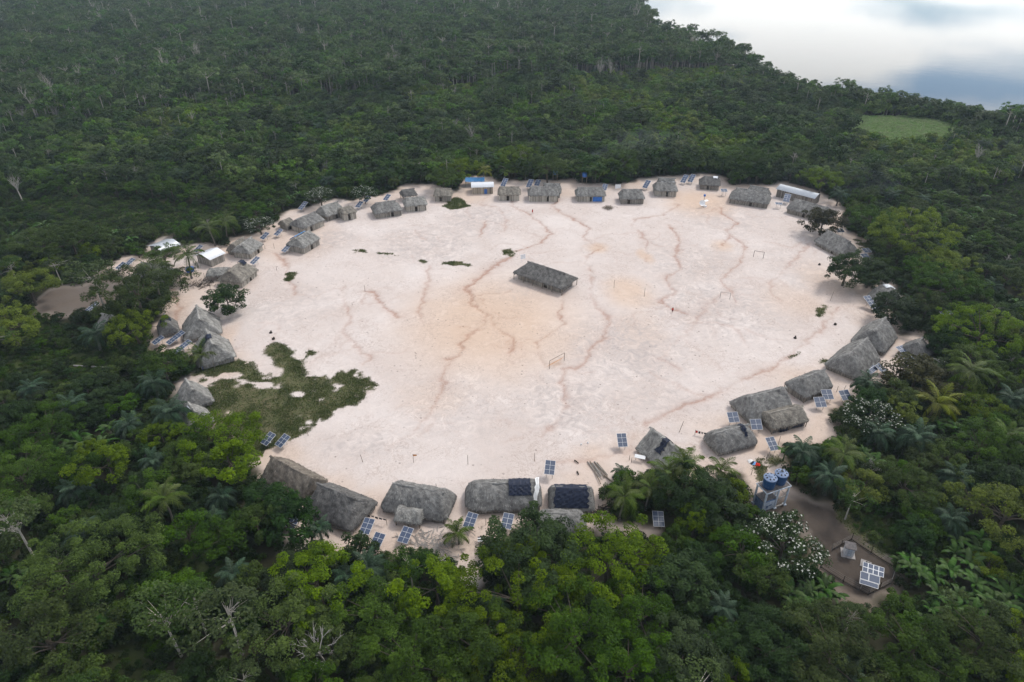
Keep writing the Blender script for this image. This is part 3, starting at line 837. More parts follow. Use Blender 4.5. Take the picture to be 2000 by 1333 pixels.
hut('B7', 'steep thatched hut with a torn dark tarp lying across its ridge', (1272,836), (1337,888), 4.8, 1.0, 7.6, 0.2, 0.2, 'pale', 0.4, 0.05, short='torn-tarp hut')
hut('B8', 'shaggy rounded thatched hut beside the short clothesline of dark bundles', (1396,846), (1460,829), 4.2, 1.2, 6.4, 0.8, 1.6, 'grey', 1.8, 0.5, short='shaggy hut')
hut('B9', 'large thatched hut with smooth roof beside the blue-walled open shelter', (1463,774), (1533,756), 5.4, 1.3, 8.4, 1.6, 0.5, 'grey', 0.7, 0.3, wtint='dark', short='large smooth-roofed hut')
hut('B10', 'lower thatched shelter with ragged eaves and navy sheets hung below', (1502,806), (1565,792), 3.9, 1.7, 6.0, 0.7, 0.5, 'warm', 0.8, 0.3, wtint='dark', name='thatched_shelter', posts=True, short='ragged-eaved shelter')
# right side
hut('R1', 'small thatched hut raised on visible upright poles next to three solar arrays', (1567,738), (1610,721), 4.8, 1.9, 6.6, 1.8, 0.6, 'grey', 1.0, 0.3, wtint='dark', posts=True, short='pole-walled hut')
hut('R2', 'tall thatched hut with a dark gable end and a panel shelter on its flank', (1659,691), (1694,659), 5.8, 1.2, 9.0, 1.6, 0.6, 'grey', 0.8, 0.3, wtint='dark', short='tall gabled hut')
hut('R3', 'tall thatched hut with overhanging gable just behind the tall gabled hut', (1707,645), (1729,620), 5.6, 1.2, 8.6, 1.8, 0.6, 'grey', 1.0, 0.35, wtint='dark', short='overhanging-gable hut')
hut('R4', 'small steep thatched hut among the trees beside two white solar arrays', (1790,669), (1803,659), 4.4, 1.1, 6.4, 1.0, 0.8, 'grey', 0.8, 0.25, wtint='dark', short='small steep hut')
hut('R5', 'tiny thatched lean-to with a blue tarp wall in the trees', (1827,701), (1842,705), 3.0, 1.5, 4.0, 0.4, 0.4, 'grey', 0.6, 0.25, wall=None, name='thatched_shelter', posts=True, short='tiny blue-walled lean-to')
hut('R6', 'rounded thatched hut behind the long upright solar array, shaded by dark trees', (1727,553), (1743,567), 5.2, 1.1, 8.6, 0.8, 0.4, 'grey', 1.8, 0.6, wtint='dark', short='tree-shaded hut')
hut('R7', 'long thatched hut with a blackened end beside two white panels', (1616,449), (1660,471), 5.2, 1.4, 8.0, 1.0, 2.0, 'grey', 0.5, 0.15, wtint='dark', short='blackened-end hut')
hut('R8', 'long low thatched hut in front of the grey metal-roofed building', (1552,388), (1617,405), 4.9, 1.9, 8.2, 1.0, 2.2, 'grey', 1.0, 0.3, wtint='dark', short='long low hut')
hut('R10', 'very long rounded thatched hut beside the metal-roofed building', (1440,367), (1497,375), 5.2, 2.0, 9.2, 2.2, 2.0, 'grey', 1.4, 0.45, wtint='dark', short='very long hut')
hut('R10b', 'thatched hut tucked behind the very long rounded hut', (1466,362), (1500,368), 4.6, 1.6, 7.0, 1.2, 1.2, 'grey', 1.0, 0.35, wtint='dark')
# far row
hut('T1', 'thatched hut with a tin patch on its ridge at the mouth of the far path', (1377,344), (1404,346), 4.6, 2.1, 7.2, 2.0, 1.0, 'dark', 0.7, 0.2, wtint='dark', short='tin-patched hut')
hut('T2', 'thatched hut with a white tin strip between it and a second roof', (1282,356), (1318,357), 4.8, 2.5, 7.2, 1.0, 1.2, 'grey', 0.7, 0.2, wtint='grey', short='tin-strip hut')
hut('T2b', 'narrow thatched roof peeking over the hut with the white tin strip', (1287,347), (1318,348), 4.6, 1.8, 5.6, 0.6, 0.6, 'grey', 0.6, 0.2)
hut('T3', 'thatched hut with dark walls and a white board leaning at its corner', (1216,370), (1253,370), 4.9, 2.2, 7.0, 1.2, 1.2, 'grey', 0.9, 0.3, wtint='dark', short='dark-walled hut')
hut('T4', 'thatched hut with a blue sheet covering part of its front wall', (1130,366), (1176,366), 4.8, 2.4, 7.0, 1.2, 1.4, 'grey', 0.8, 0.3, wtint='grey', short='blue-fronted hut')
hut('T5', 'long pale-boarded thatched hut with another roof close behind it', (1037,365), (1086,365), 5.0, 2.6, 7.2, 1.2, 1.3, 'grey', 0.8, 0.25, wtint='pale', short='long pale-boarded hut')
hut('T5b', 'thatched roof rising behind the long pale-boarded hut', (1062,358), (1093,359), 5.0, 2.0, 6.4, 0.6, 0.8, 'grey', 0.8, 0.25)
hut('T6', 'thatched hut with greenish roof next to the white metal-roofed house', (977,365), (1012,365), 4.7, 2.5, 6.8, 1.0, 1.0, 'warm', 0.8, 0.3, wtint='pale', short='greenish-roofed hut')
# left side
hut('L1', 'small thatched hut with mossy ridge standing apart near the green ditch', (851,368), (879,368), 4.5, 2.4, 6.4, 0.8, 0.8, 'warm', 0.8, 0.3, wtint='grey', short='mossy-ridged hut')
hut('L2', 'grey thatched hut with pale plank walls in front of an open shelter', (793,387), (826,384), 4.6, 2.5, 7.0, 1.2, 1.2, 'pale', 0.8, 0.25, wtint='pale', short='pale-planked hut')
hut('L2b', 'open-sided dark thatched shelter behind the pale-planked hut', (786,371), (808,368), 4.2, 2.3, 6.0, 0.8, 0.8, 'dark', 0.7, 0.25, wall=None, name='thatched_shelter', posts=True)
hut('L3', 'wide thatched hut with hipped ends next to the pale-planked hut', (734,397), (771,392), 4.9, 2.2, 8.0, 1.6, 2.0, 'grey', 0.8, 0.2, wtint='grey', short='wide hipped hut')
hut('L4', 'little square thatched hut between two larger ones with tall pole walls', (668,407), (686,403), 4.2, 2.8, 6.4, 1.2, 1.0, 'warm', 0.9, 0.35, wtint='pale', short='little square hut')
hut('L5', 'thatched hut with steep smooth roof at the edge of the banana grove', (627,404), (659,394), 5.0, 2.1, 7.2, 0.7, 0.8, 'pale', 0.5, 0.2, wtint='dark', short='banana-grove hut')
hut('L6', 'thatched hut with poles laid over its ridge and a low annex', (580,428), (615,414), 5.0, 2.4, 7.4, 1.0, 1.2, 'grey', 0.6, 0.15, wtint='pale', short='pole-ridged hut')
hut('L6b', 'low pale thatched annex at the end of the pole-ridged hut', (551,431), (566,425), 3.4, 1.5, 5.2, 0.4, 0.3, 'warm', 0.6, 0.3, cap=False)
hut('L7', 'smooth thatched hut with a bright blue tarp over its rear side', (577,466), (604,451), 4.9, 2.4, 7.6, 1.2, 1.0, 'pale', 0.8, 0.35, wtint='grey', short='bright-blue-tarp hut')
hut('L8', 'thatched hut with a pale new roof joined to an older shaggy one', (469,478), (490,463), 4.8, 2.2, 7.2, 0.8, 1.2, 'pale', 0.6, 0.2, wtint='pale', short='new-roofed hut')
hut('L8b', 'older shaggy thatched hut joined to the side of the new-roofed hut', (453,475), (474,463), 4.4, 1.4, 6.0, 0.5, 0.5, 'warm', 0.6, 0.25)
hut('L11', 'thatched hut with a black patch at its ridge and an open shed alongside', (447,529), (474,508), 5.2, 1.9, 8.4, 1.0, 1.0, 'warm', 0.5, 0.1, wtint='pale', short='black-patched hut')
hut('L11b', 'flat open thatched shed attached to the black-patched hut', (406,526), (444,524), 2.9, 1.8, 5.4, 0.3, 0.3, 'pale', 0.6, 0.5, wall=None, name='thatched_shelter', posts=True, cap=False)
hut('L12', 'weathered thatched hut half hidden behind coconut palms', (277,512), (330,524), 4.4, 1.6, 8.0, 0.8, 1.0, 'grey', 0.8, 0.3, wtint='pale', short='palm-hidden hut')
hut('L13', 'tall steep thatched hut facing the lone dark tree on the sand', (384,597), (388,622), 6.0, 1.2, 9.4, 0.2, 1.8, 'pale', 0.5, 0.1, short='hut facing the lone tree', doorside=1)
hut('L14', 'tall thatched hut with a dark tarp strip and a blue sheet by its corner', (402,643), (414,670), 6.0, 1.4, 9.0, 0.2, 1.8, 'pale', 0.5, 0.1, short='tarp-strip hut', doorside=1)
hut('L15', 'very small thatched hut with a black plastic cap on its peak', (320,613), (324,629), 4.4, 1.1, 5.0, 0.4, 0.9, 'grey', 0.6, 0.2, short='black-capped small hut')
hut('L16', 'grey thatched hut almost buried in the trees by the bare dirt lot', (200,613), (222,618), 4.6, 1.2, 6.4, 0.8, 0.8, 'pale', 0.6, 0.2, short='buried grey hut')
hut('L17', 'thatched hut with a dark left flank on the edge of the grass patch', (363,740), (374,760), 5.2, 1.0, 7.4, 0.4, 1.5, 'pale', 0.7, 0.2, short='grass-edge hut', doorside=1)
hut('L18', 'thatched hut with scraps of silver foil on its roof beside the grass patch', (366,785), (380,803), 4.8, 1.0, 6.6, 0.4, 1.2, 'pale', 0.6, 0.2, short='silver-patched hut', doorside=1)

def local_pt(key, x, y, z):
    t, L, W, He, Hr, i1, i2, ang, c = HUTS[key]
    v = Vector((x, y, 0)); v.rotate(Euler((0, 0, ang)))
    return (c.x + v.x, c.y + v.y, z)
def roof_sheet_cloth(name, label, key, x0, x1, s, t0, t1, mat, cat='tarp', lift=0.16, jag=0.15, convex=None, taper=0.0):
    """a tarp lying on one slope (s=-1/+1) or over the ridge (t1>1), x0..x1 along the ridge, t from eave 0 to ridge 1"""
    t, L, W, He, Hr, i1, i2, ang, c = HUTS[key]
    rg = random.Random(hash((key, x0)) % 1000 if False else int(abs(x0) * 100) + len(key))
    cv = convex if convex is not None else 0.25
    mb = MB(); nx, nt_ = 14, 10
    g = []
    for i in range(nx + 1):
        row = []
        for j in range(nt_ + 1):
            u = t0 + (t1 - t0) * j / nt_
            side = s
            tt = u
            if u > 1: tt = 2 - u; side = -s
            x = x0 + taper * (1 - min(1, j / nt_ * 1.1)) + (x1 - x0) * i / nx + rg.uniform(-jag, jag) * (1 if i in (0, nx) else 0.2)
            y = side * ((W / 2) * (1 - tt) ** (1 - cv * 0.45) + 0.12)
            z = He + (Hr - He) * tt * (1 + cv * (1 - tt) * 0.9) + lift + 0.06 * math.sin(i * 1.7 + j * 2.1) + rg.uniform(-0.06, 0.06)
            if j in (0, nt_): x += rg.uniform(-jag, jag) * 0.4
            if tt > 0.9: z = max(z, Hr + 0.12)
            row.append((x, y + side * lift * 0.6, z))
        g.append(row)
    V = [p for r_ in g for p in r_]; n = nt_ + 1
    F = [(i * n + j, i * n + j + 1, (i + 1) * n + j + 1, (i + 1) * n + j) for i in range(nx) for j in range(nt_)]
    # give it thickness
    b = len(V); V2 = V + [(p[0], p[1], p[2] - 0.03) for p in V]
    F2 = F + [tuple(b + k for k in reversed(f)) for f in F]
    mb.add(V2, F2)
    o = obj(name, mb.build(name, M[mat], False), None, (c.x, c.y, t.location.z), (0, 0, ang))
    return tag(o, label, cat)
# side -1 of a hut is on the right-hand side looking along p1->p2
roof_sheet_cloth('tarp', 'navy tarp folded over the ridge of the oval thatched hut', 'B4', 1.0, 5.2, -1, 0.52, 1.2, 'navy', convex=0.55)
roof_sheet_cloth('plastic_sheet', 'white plastic sheet draped over the end of the oval thatched hut', 'B4', 6.2, 6.9, -1, 0.02, 1.15, 'white_sheet', 'sheet', 0.32, convex=0.55, taper=-0.9)
roof_sheet_cloth('tarp', 'large black tarp spread over the whole front of a thatched hut', 'B5', -3.3, 3.0, -1, 0.12, 1.15, 'navy', convex=0.35, lift=0.2, jag=0.3)
roof_sheet_cloth('tarp', 'torn dark tarp lying askew across a steep thatched roof', 'B7', -0.7, 0.5, -1, 0.42, 1.15, 'navy', convex=0.05, jag=0.7)
roof_sheet_cloth('tarp', 'narrow dark tarp strip with a white edge on the shaggy rounded hut', 'B8', 1.8, 2.5, -1, 0.45, 1.1, 'navy', convex=0.5, jag=0.4)
roof_sheet_cloth('tarp', 'bright blue tarp laid over the back slope of a smooth thatched hut', 'L7', -3.0, 2.4, 1, 0.15, 0.98, 'sky_tarp', convex=0.35, lift=0.3)
roof_sheet_cloth('tarp', 'dark slate-blue tarp strip running down the tall thatched roof', 'L14', -1.6, 0.6, -1, 0.45, 1.06, 'navy', convex=0.1, lift=0.2)
roof_sheet_cloth('tarp', 'small black patch fixed at the ridge of the hut with the open shed', 'L11', 2.0, 3.6, -1, 0.72, 1.15, 'navy', convex=0.1)
roof_sheet_cloth('tarp', 'black plastic cap pulled over the peak of the very small hut', 'L15', -1.4, 0.6, -1, 0.55, 1.4, 'navy', convex=0.2)
roof_sheet_cloth('tin_strip', 'white tin strip laid between two thatched roofs on the far side', 'T2', -1.8, 3.5, 1, 0.6, 0.96, 'zinc_white', 'tin sheet', 0.25)
roof_sheet_cloth('tin_strip', 'bright tin patch on the ridge of the hut by the far path', 'T1', 1.0, 2.8, 1, 0.7, 1.2, 'zinc_white', 'tin sheet', 0.2)
roof_sheet_cloth('foil_scrap', 'scrap of silver foil stuck on the thatched roof beside the grass', 'L18', -1.0, 0.4, -1, 0.6, 0.95, 'zinc', 'foil', 0.2, 0.5)
roof_sheet_cloth('tarp', 'faded blue-grey tarp strip along the ridge of the far right rounded hut', 'R6', -1.0, 1.2, 1, 0.7, 1.1, 'zinc', convex=0.6)

def hang_sheet(name, label, key, x0, x1, s, z0, z1, mat, yoff=0.0, cat='tarp'):
    t, L, W, He, Hr, i1, i2, ang, c = HUTS[key]
    mb = MB(); n = 10
    V = []
    for i in range(n + 1):
        x = x0 + (x1 - x0) * i / n; y = s * (W / 2 - 0.25 + yoff) + 0.06 * math.sin(i * 1.9)
        V += [(x, y, z0), (x, y, z1), (x, y - 0.03, z0), (x, y - 0.03, z1)]
    F = []
    for i in range(n):
        k = 4 * i
        F += [(k, k + 4, k + 5, k + 1), (k + 2, k + 3, k + 7, k + 6), (k + 1, k + 5, k + 7, k + 3)]
    mb.add(V, F)
    o = obj(name, mb.build(name, M[mat]), None, (c.x, c.y, t.location.z), (0, 0, ang))
    return tag(o, label, cat)
hang_sheet('tarp', 'blue sheet hung over the front wall of a far thatched hut', 'T4', 0.8, 4.4, -1, 0.05, 2.0, 'blue_tarp', -0.2)
hang_sheet('tarp', 'navy sheet hung under the ragged eaves of the low shelter', 'B10', -2.6, -0.4, -1, 0.1, 1.8, 'navy')
hang_sheet('tarp', 'short navy sheet at the outer corner of the low ragged shelter', 'B10', 0.6, 3.4, -1, 0.5, 1.7, 'navy')
hang_sheet('tarp', 'blue tarp wall of the tiny lean-to in the trees', 'R5', -1.6, 1.8, -1, 0.0, 1.8, 'blue_tarp')
hang_sheet('tarp', 'blue sheet tied beside the corner of the tall tarp-strip hut', 'L14', 3.6, 4.9, -1, 0.1, 1.5, 'blue_tarp', -0.6)
hang_sheet('tarp', 'dark blue sheet closing the gap under the large smooth-roofed hut', 'B9', -1.4, 0.6, -1, 0.0, 1.3, 'navy')

# metal-roofed houses
def metal_house(label, short, p1, p2, Hr, He, W, mat, wtint, over=0.5, open_front=False):
    a = Vector(G(p1[0], p1[1], Hr)); b = Vector(G(p2[0], p2[1], Hr))
    d = b - a; L = d.length; ang = math.atan2(d.y, d.x); c = (a + b) / 2
    t = thing('metal_roofed_house', label, 'house', (c.x, c.y, gzs(c.x, c.y)), ang, 'metal-roofed houses')
    n = max(3, int(L / 1.1)); sw = L / n
    for s in (-1, 1):
        mb = MB(); V = []; F = []; kx = 12
        for i in range(kx + 1):
            x = -sw / 2 - 0.03 + (sw + 0.06) * i / kx
            dz = 0.03 * math.sin(i / kx * 6 * math.pi)
            V += [(x, 0.02 * s, Hr + dz), (x, s * W / 2, He + dz), (x, 0.02 * s, Hr + dz - 0.02), (x, s * W / 2, He + dz - 0.02)]
        for i in range(kx):
            k = 4 * i
            F += [(k, k + 1, k + 5, k + 4), (k + 2, k + 6, k + 7, k + 3), (k + 1, k + 3, k + 7, k + 5)]
        mb.add(V, F); me = mb.build('roof_sheet', M[mat], True)
        rg = random.Random(int(L * 10) + s)
        for i in range(n):
            obj('roof_sheet', me, t, (-L / 2 + sw * (i + 0.5), 0, rg.uniform(-0.015, 0.025)))
    wL, wW = L - 2 * over, W - 2 * over
    wz = He + over * (Hr - He) / (W / 2) - 0.08
    w_ = obj('wall', board_wall(wL, wW, wz, int(L * 7), 0.24), t); w_.color = TINT[wtint]; w_["kind"] = "stuff"
    mb = MB()
    for e in (-1, 1):
        x = e * wL / 2
        mb.add([(x, -wW / 2, wz), (x, wW / 2, wz), (x, 0, Hr - 0.12), (x - 0.06 * e, -wW / 2, wz), (x - 0.06 * e, wW / 2, wz), (x - 0.06 * e, 0, Hr - 0.12)],
               [(0, 1, 2), (5, 4, 3), (0, 2, 5, 3), (1, 4, 5, 2)], 0.45)
    g_ = obj('gable', mb.build('gable', M['boards']), t); g_.color = TINT[wtint]
    if short: LANDMARKS.append((short, c.x, c.y))
    FOOT.append((c.x, c.y, L / 2, W / 2, ang))
    return t, L, wW
t, L_, wW_ = metal_house('white metal-roofed house with plank walls and a bright blue door', 'blue-doored house', (920,357), (964,356), 3.9, 2.9, 6.5, 'zinc_white', 'warm')
mb = MB(); mb.box((0, 0, 1.0), (1.1, 0.06, 2.0)); mb.box((0.35, -0.05, 1.0), (0.06, 0.05, 0.12))
obj('door', mb.build('door', M['blue_paint']), t, (1.2, -wW_ / 2 - 0.06, 0))
metal_house('small zinc-roofed plank house beside the blue water drum', 'small zinc-roofed house', (393,497), (424,483), 3.9, 2.7, 7.4, 'zinc_white', 'grey')
metal_house('bluish zinc-roofed house mostly hidden under an overhanging tree', 'tree-covered zinc house', (300,480), (338,466), 3.8, 2.8, 8.0, 'zinc', 'dark')
metal_house('long grey zinc-roofed building with dark plank walls behind the long low hut', 'long zinc building', (1524,360), (1600,379), 4.3, 3.2, 7.0, 'zinc', 'dark')

# blue-tarp shelter behind the blue-doored house
c = G(928, 362)
t = thing('tarp_shelter', 'open shelter roofed with blue tarp behind the blue-doored house', 'shelter', (c[0], c[1], gzs(c[0], c[1])), 0.02)
mb = MB(); V = []
for i in range(11):
    for j in range(7):
        V.append((-4 + 0.8 * i, -2.4 + 0.8 * j, 3.3 - 0.35 * abs(j - 3) + 0.06 * math.sin(i * 2.0 + j)))
F = [(i * 7 + j, (i + 1) * 7 + j, (i + 1) * 7 + j + 1, i * 7 + j + 1) for i in range(10) for j in range(6)]
mb.add(V + [(a, b, z - 0.03) for a, b, z in V], F + [tuple(77 + k for k in reversed(f)) for f in F])
obj('canopy', mb.build('canopy', M['sky_tarp'], True), t)
mb = MB(); mb.tube([(0, 0, -0.2), (0, 0, 2.5)], 0.07, 6); pm = mb.build('post', M['wood'])
for x in (-3.8, 0, 3.8):
    for y in (-2.2, 2.2): obj('post', pm, t, (x, y, 0))
FOOT.append((c[0], c[1], 4, 2.5, 0))

# ------------------------------------------------------------------ solar arrays
SOLAR_ME = {}
def solar_meshes(w, l):
    k = (round(w, 2), round(l, 2))
    if k not in SOLAR_ME:
        mb = MB(); mb.box((0, 0, 0), (w, l, 0.03)); p = mb.build('panel', M['cell'])
        SOLAR_ME[k] = p
    return SOLAR_ME[k]
def solar(label, px, py, yaw=-14, nx=2, ny=3, cw=0.95, cl=0.95, tilt=20, hc=1.7, short=None, box=True, group='solar arrays in the village', gap=0.045, tray=None):
    q = G(px, py, hc)
    z0 = gzs(q[0], q[1])
    t = thing('solar_array', label, 'solar panel', (q[0], q[1], z0), R(yaw), group)
    rot = Matrix.Rotation(R(tilt), 4, 'X')
    W_, L_ = nx * (cw + gap) + gap, ny * (cl + gap) + gap
    cell = solar_meshes(cw, cl)
    for i in range(nx):
        for j in range(ny):
            lp = rot @ Vector((-W_ / 2 + gap + cw / 2 + i * (cw + gap), -L_ / 2 + gap + cl / 2 + j * (cl + gap), 0.02))
            obj('panel', cell, t, (lp.x, lp.y, lp.z + hc), (R(tilt), 0, 0))
    mb = MB()
    m4 = Matrix.Translation((0, 0, hc)) @ rot
    for i in range(nx + 1):
        mb.box((-W_ / 2 + gap / 2 + i * (cw + gap), 0, 0.018), (gap, L_, 0.055), mat=m4)
    for j in range(ny + 1):
        mb.box((0, -L_ / 2 + gap / 2 + j * (cl + gap), 0.016), (W_ - 0.02, gap, 0.055), mat=m4)
    obj('frame', mb.build('frame', M['white']), t)
    for (x, y) in ((-W_ * 0.3, -L_ * 0.25), (W_ * 0.3, -L_ * 0.25), (0, L_ * 0.3)):
        top = m4 @ Vector((x, y, -0.02))
        mb = MB(); mb.tube([(top.x, top.y, -0.3), (top.x, top.y, top.z)], 0.05, 6)
        obj('leg', mb.build('leg', M['wood_grey']), t)
    if box:
        mb = MB(); mb.box((0, 0, 0), (0.5, 0.25, 0.4)); mb.box((0, -0.14, 0.02), (0.42, 0.03, 0.32))
        obj('control_box', mb.build('control_box', M['white']), t, (W_ * 0.25, -0.1, hc - 0.55))
    if short: LANDMARKS.append((short, q[0], q[1]))
    FOOT.append((q[0], q[1], 1.8, 1.8, 0))
    return t
solar('solar array on bare sand between the clothesline hut and the dark bushes', 574, 1018, -30, 2, 3)
solar('solar array standing just past the end of the bundle clothesline', 717, 1028, -16, 2, 3)
solar('solar array lowest of the three beside the small thatched shelter', 737, 1057, -20, 2, 3)
solar('solar array right below the small pale thatched shelter', 792, 1045, -20, 2, 3)
solar('grey-blue solar array at the foot of the oval thatched hut', 919, 1016, -20, 2, 3)
solar('dark solar array between the oval hut and the large dark tree', 991, 1017, -14, 2, 3)
solar('lone solar array on open sand above the black-tarp hut', 1074, 913, -9, 2, 3, tilt=26, hc=2.3, short='lone solar array')
solar('solar array on open sand beside the torn-tarp hut', 1215, 860, 4, 2, 3, tilt=30, hc=2.0)
solar('black solar array behind the coconut palms next to the big dark tree', 1286, 1013, -3, 2, 3, tilt=20)
solar('square solar array at the end of the large smooth-roofed hut', 1432, 815, 6, 2, 2, 1.15, 1.15, tilt=30, hc=2.0)
solar('square solar array overlapping the roof of the shaggy rounded hut', 1477, 829, 2, 2, 2, 1.15, 1.15, tilt=30, hc=2.0)
solar('solar array with a tall dark post beside it near the water tower', 1508, 867, 14, 2, 3, tilt=26, hc=2.0)
solar('upper of two overlapping solar arrays beside the pole-walled hut', 1616, 770, 4, 2, 2, 1.2, 1.2, tilt=28, hc=1.8)
solar('lower of two overlapping solar arrays beside the pole-walled hut', 1602, 785, 4, 2, 2, 1.2, 1.2, tilt=28, hc=1.8)
solar('solar array between the pole stumps and the white-flowered tree', 1651, 771, 14, 2, 2, 1.2, 1.2, tilt=28, hc=1.8)
solar('outer solar array of the pair on sand below the grass patch', 524, 857, -34, 2, 3, tilt=22)
solar('inner solar array of the pair on sand below the grass patch', 552, 861, -36, 2, 3, tilt=22)
solar('dark solar array at the end of the row behind the very small hut', 309, 665, -40, 2, 3, tilt=18)
solar('long dark solar array beside the hut facing the lone tree', 343, 660, -40, 2, 5, tilt=18)
solar('long pale solar array beside the tall tarp-strip hut', 356, 678, -40, 2, 5, tilt=18)
solar('long upright solar array with a white lower end beside the tree-shaded hut', 1702, 592, 20, 2, 5, 1.1, 1.0, tilt=24, hc=1.8, short='long upright array')
solar('white-looking solar array touching the overhanging-gable hut', 1725, 618, 18, 2, 1, 1.2, 1.6, tilt=10, hc=1.8)
solar('upper white solar array in front of the small steep hut', 1762, 682, 22, 2, 2, 1.2, 1.1, tilt=14, hc=1.8)
solar('lower white solar array in front of the small steep hut', 1772, 697, 22, 2, 2, 1.2, 1.1, tilt=14, hc=1.8)
solar('solar array half covered by the dark tree below the small steep hut', 1776, 709, 22, 2, 1, 1.2, 1.1, tilt=14, hc=1.8)
solar('solar array alone among bushes beyond the bright yellow-green tree', 1848, 612, 10, 3, 1, 1.1, 1.2, tilt=12, hc=1.9)
solar('wide low dark panel shelter on the flank of the tall gabled hut', 1700, 719, 38, 3, 2, 1.2, 1.2, tilt=16, hc=1.6)
solar('second dark panel shelter leaning outward from the tall gabled hut', 1723, 721, 38, 2, 3, 1.0, 1.1, tilt=24, hc=1.4)
solar('upper white panel past the blackened-end hut', 1693, 489, 10, 2, 2, 1.2, 1.1, tilt=12, hc=1.8)
solar('lower white panel past the blackened-end hut', 1690, 500, 14, 2, 2, 1.2, 1.1, tilt=12, hc=1.8)
solar('white panel in the shade above the blackened-end hut', 1641, 450, 4, 2, 2, 1.2, 1.1, tilt=14, hc=1.9)
solar('small white panel standing by the near end of the very long hut', 1414, 372, 0, 2, 2, 1.2, 1.0, tilt=14, hc=2.2)
solar('tall pale solar array between the long low hut and the very long hut', 1537, 387, -26, 2, 4, 1.1, 1.1, tilt=22, hc=2.2)
solar('short white solar array in front of the tall pale one', 1521, 398, -10, 2, 1, 1.2, 1.5, tilt=12, hc=1.9)
solar('tilted solar array left of a banana clump by the far path', 1337, 349, -35, 2, 4, 1.0, 1.0, tilt=32, hc=2.2)
solar('tilted solar array under a banana clump by the far path', 1351, 348, -35, 2, 4, 1.0, 1.0, tilt=32, hc=2.2)
solar('solar array in the bushes beside the tin-strip hut', 1263, 360, -35, 2, 4, 1.0, 1.0, tilt=30, hc=2.2)
solar('pale solar array behind the corner of the blue-fronted hut', 1181, 366, -20, 2, 3, 1.0, 1.0, tilt=30, hc=2.6)
solar('grey solar array behind the greenish-roofed hut', 985, 357, -22, 2, 4, 1.0, 1.0, tilt=30, hc=2.4)
solar('solar array at the near corner of the long pale-boarded hut', 1035, 359, -22, 2, 4, 1.0, 1.0, tilt=30, hc=2.6)
solar('solar array between two far roofs behind the long pale-boarded hut', 1050, 358, -22, 2, 3, 1.0, 1.0, tilt=30, hc=2.6)
solar('solar array in the grove above the banana-grove hut', 592, 402, -30, 2, 4, 1.0, 1.0, tilt=26, hc=2.0)
solar('lower solar array in the gap beside the wide hipped hut', 702, 400, -30, 2, 3, 1.0, 1.0, tilt=26, hc=1.8)
solar('upper solar array in the gap beside the wide hipped hut', 717, 389, -30, 2, 3, 1.0, 1.0, tilt=26, hc=2.0)
solar('solar array showing over the ridge of the wide hipped hut', 756, 386, -30, 2, 3, 1.0, 1.0, tilt=26, hc=2.6)
solar('solar array on posts between the pole-ridged hut and the blue tarp', 544, 454, -34, 2, 3, 1.0, 1.0, tilt=24, hc=1.8)
solar('white-edged solar array at the tip of the new-roofed hut row', 517, 461, -34, 2, 3, 1.0, 1.0, tilt=24, hc=1.8)
solar('blue solar array at the near corner of the bright-blue-tarp hut', 559, 486, -34, 2, 3, 1.0, 1.0, tilt=24, hc=1.6)
solar('pale solar array at the far corner of the black-patched hut', 498, 509, -34, 2, 3, 1.0, 1.0, tilt=24, hc=1.8)
solar('dark solar array between the two zinc-roofed houses', 387, 485, -34, 2, 3, 1.0, 1.0, tilt=24, hc=1.8)
solar('grey solar array on the pale yard left of the palm-hidden hut', 236, 519, -30, 2, 3, 1.0, 1.0, tilt=20, hc=1.4)
solar('second grey solar array on the pale yard left of the palm-hidden hut', 254, 511, -30, 2, 3, 1.0, 1.0, tilt=20, hc=1.4)
solar('bluish solar array half hidden by bushes next to the bare dirt lot', 180, 601, -40, 2, 4, 1.0, 1.0, tilt=20, hc=1.6)

# big split array in the fenced yard
q = G(1702, 1128, 2.0)
t = thing('pump_solar_array', 'large split solar array of eight small and three big panels in the fenced yard', 'solar panel', (q[0], q[1], gzs(q[0], q[1])), R(-24), 'solar arrays in the village')
rot = Matrix.Rotation(R(16), 4, 'X'); m4 = Matrix.Translation((0, 0, 2.0)) @ rot
mb = MB()
def pcell(x0, x1, y0, y1):
    me = solar_meshes(x1 - x0 - 0.12, y1 - y0 - 0.12)
    lp = m4 @ Vector(((x0 + x1) / 2, (y0 + y1) / 2, 0.02)); obj('panel', me, t, lp, (R(16), 0, 0))
    for (a, b, sx, sy) in (((x0 + x1) / 2, y0 + .03, x1 - x0 - .12, .06), ((x0 + x1) / 2, y1 - .03, x1 - x0 - .12, .06), (x0 + .03, (y0 + y1) / 2, .06, y1 - y0), (x1 - .03, (y0 + y1) / 2, .06, y1 - y0)):
        mb.box((a, b, 0.02), (sx, sy, 0.06), mat=m4)
for i in range(4):
    for j in range(2): pcell(-1.5 + 0.82 * i, -0.68 + 0.82 * i, 0.5 + 0.9 * j, 1.4 + 0.9 * j)
pcell(-1.75, -0.45, -0.95, 0.45); pcell(-0.42, 1.25, -0.95, 0.45); pcell(-1.75, 1.1, -1.85, -1.0)
obj('frame', mb.build('frame', M['white']), t)
for (x, y) in ((-1.2, -1.4), (0.9, -1.4), (-1.2, 1.6), (1.4, 1.6)):
    tp = m4 @ Vector((x, y, 0)); mb = MB(); mb.tube([(tp.x, tp.y, -0.3), tp], 0.06, 6); obj('leg', mb.build('leg', M['concrete']), t)
FOOT.append((q[0], q[1], 3, 3, 0))

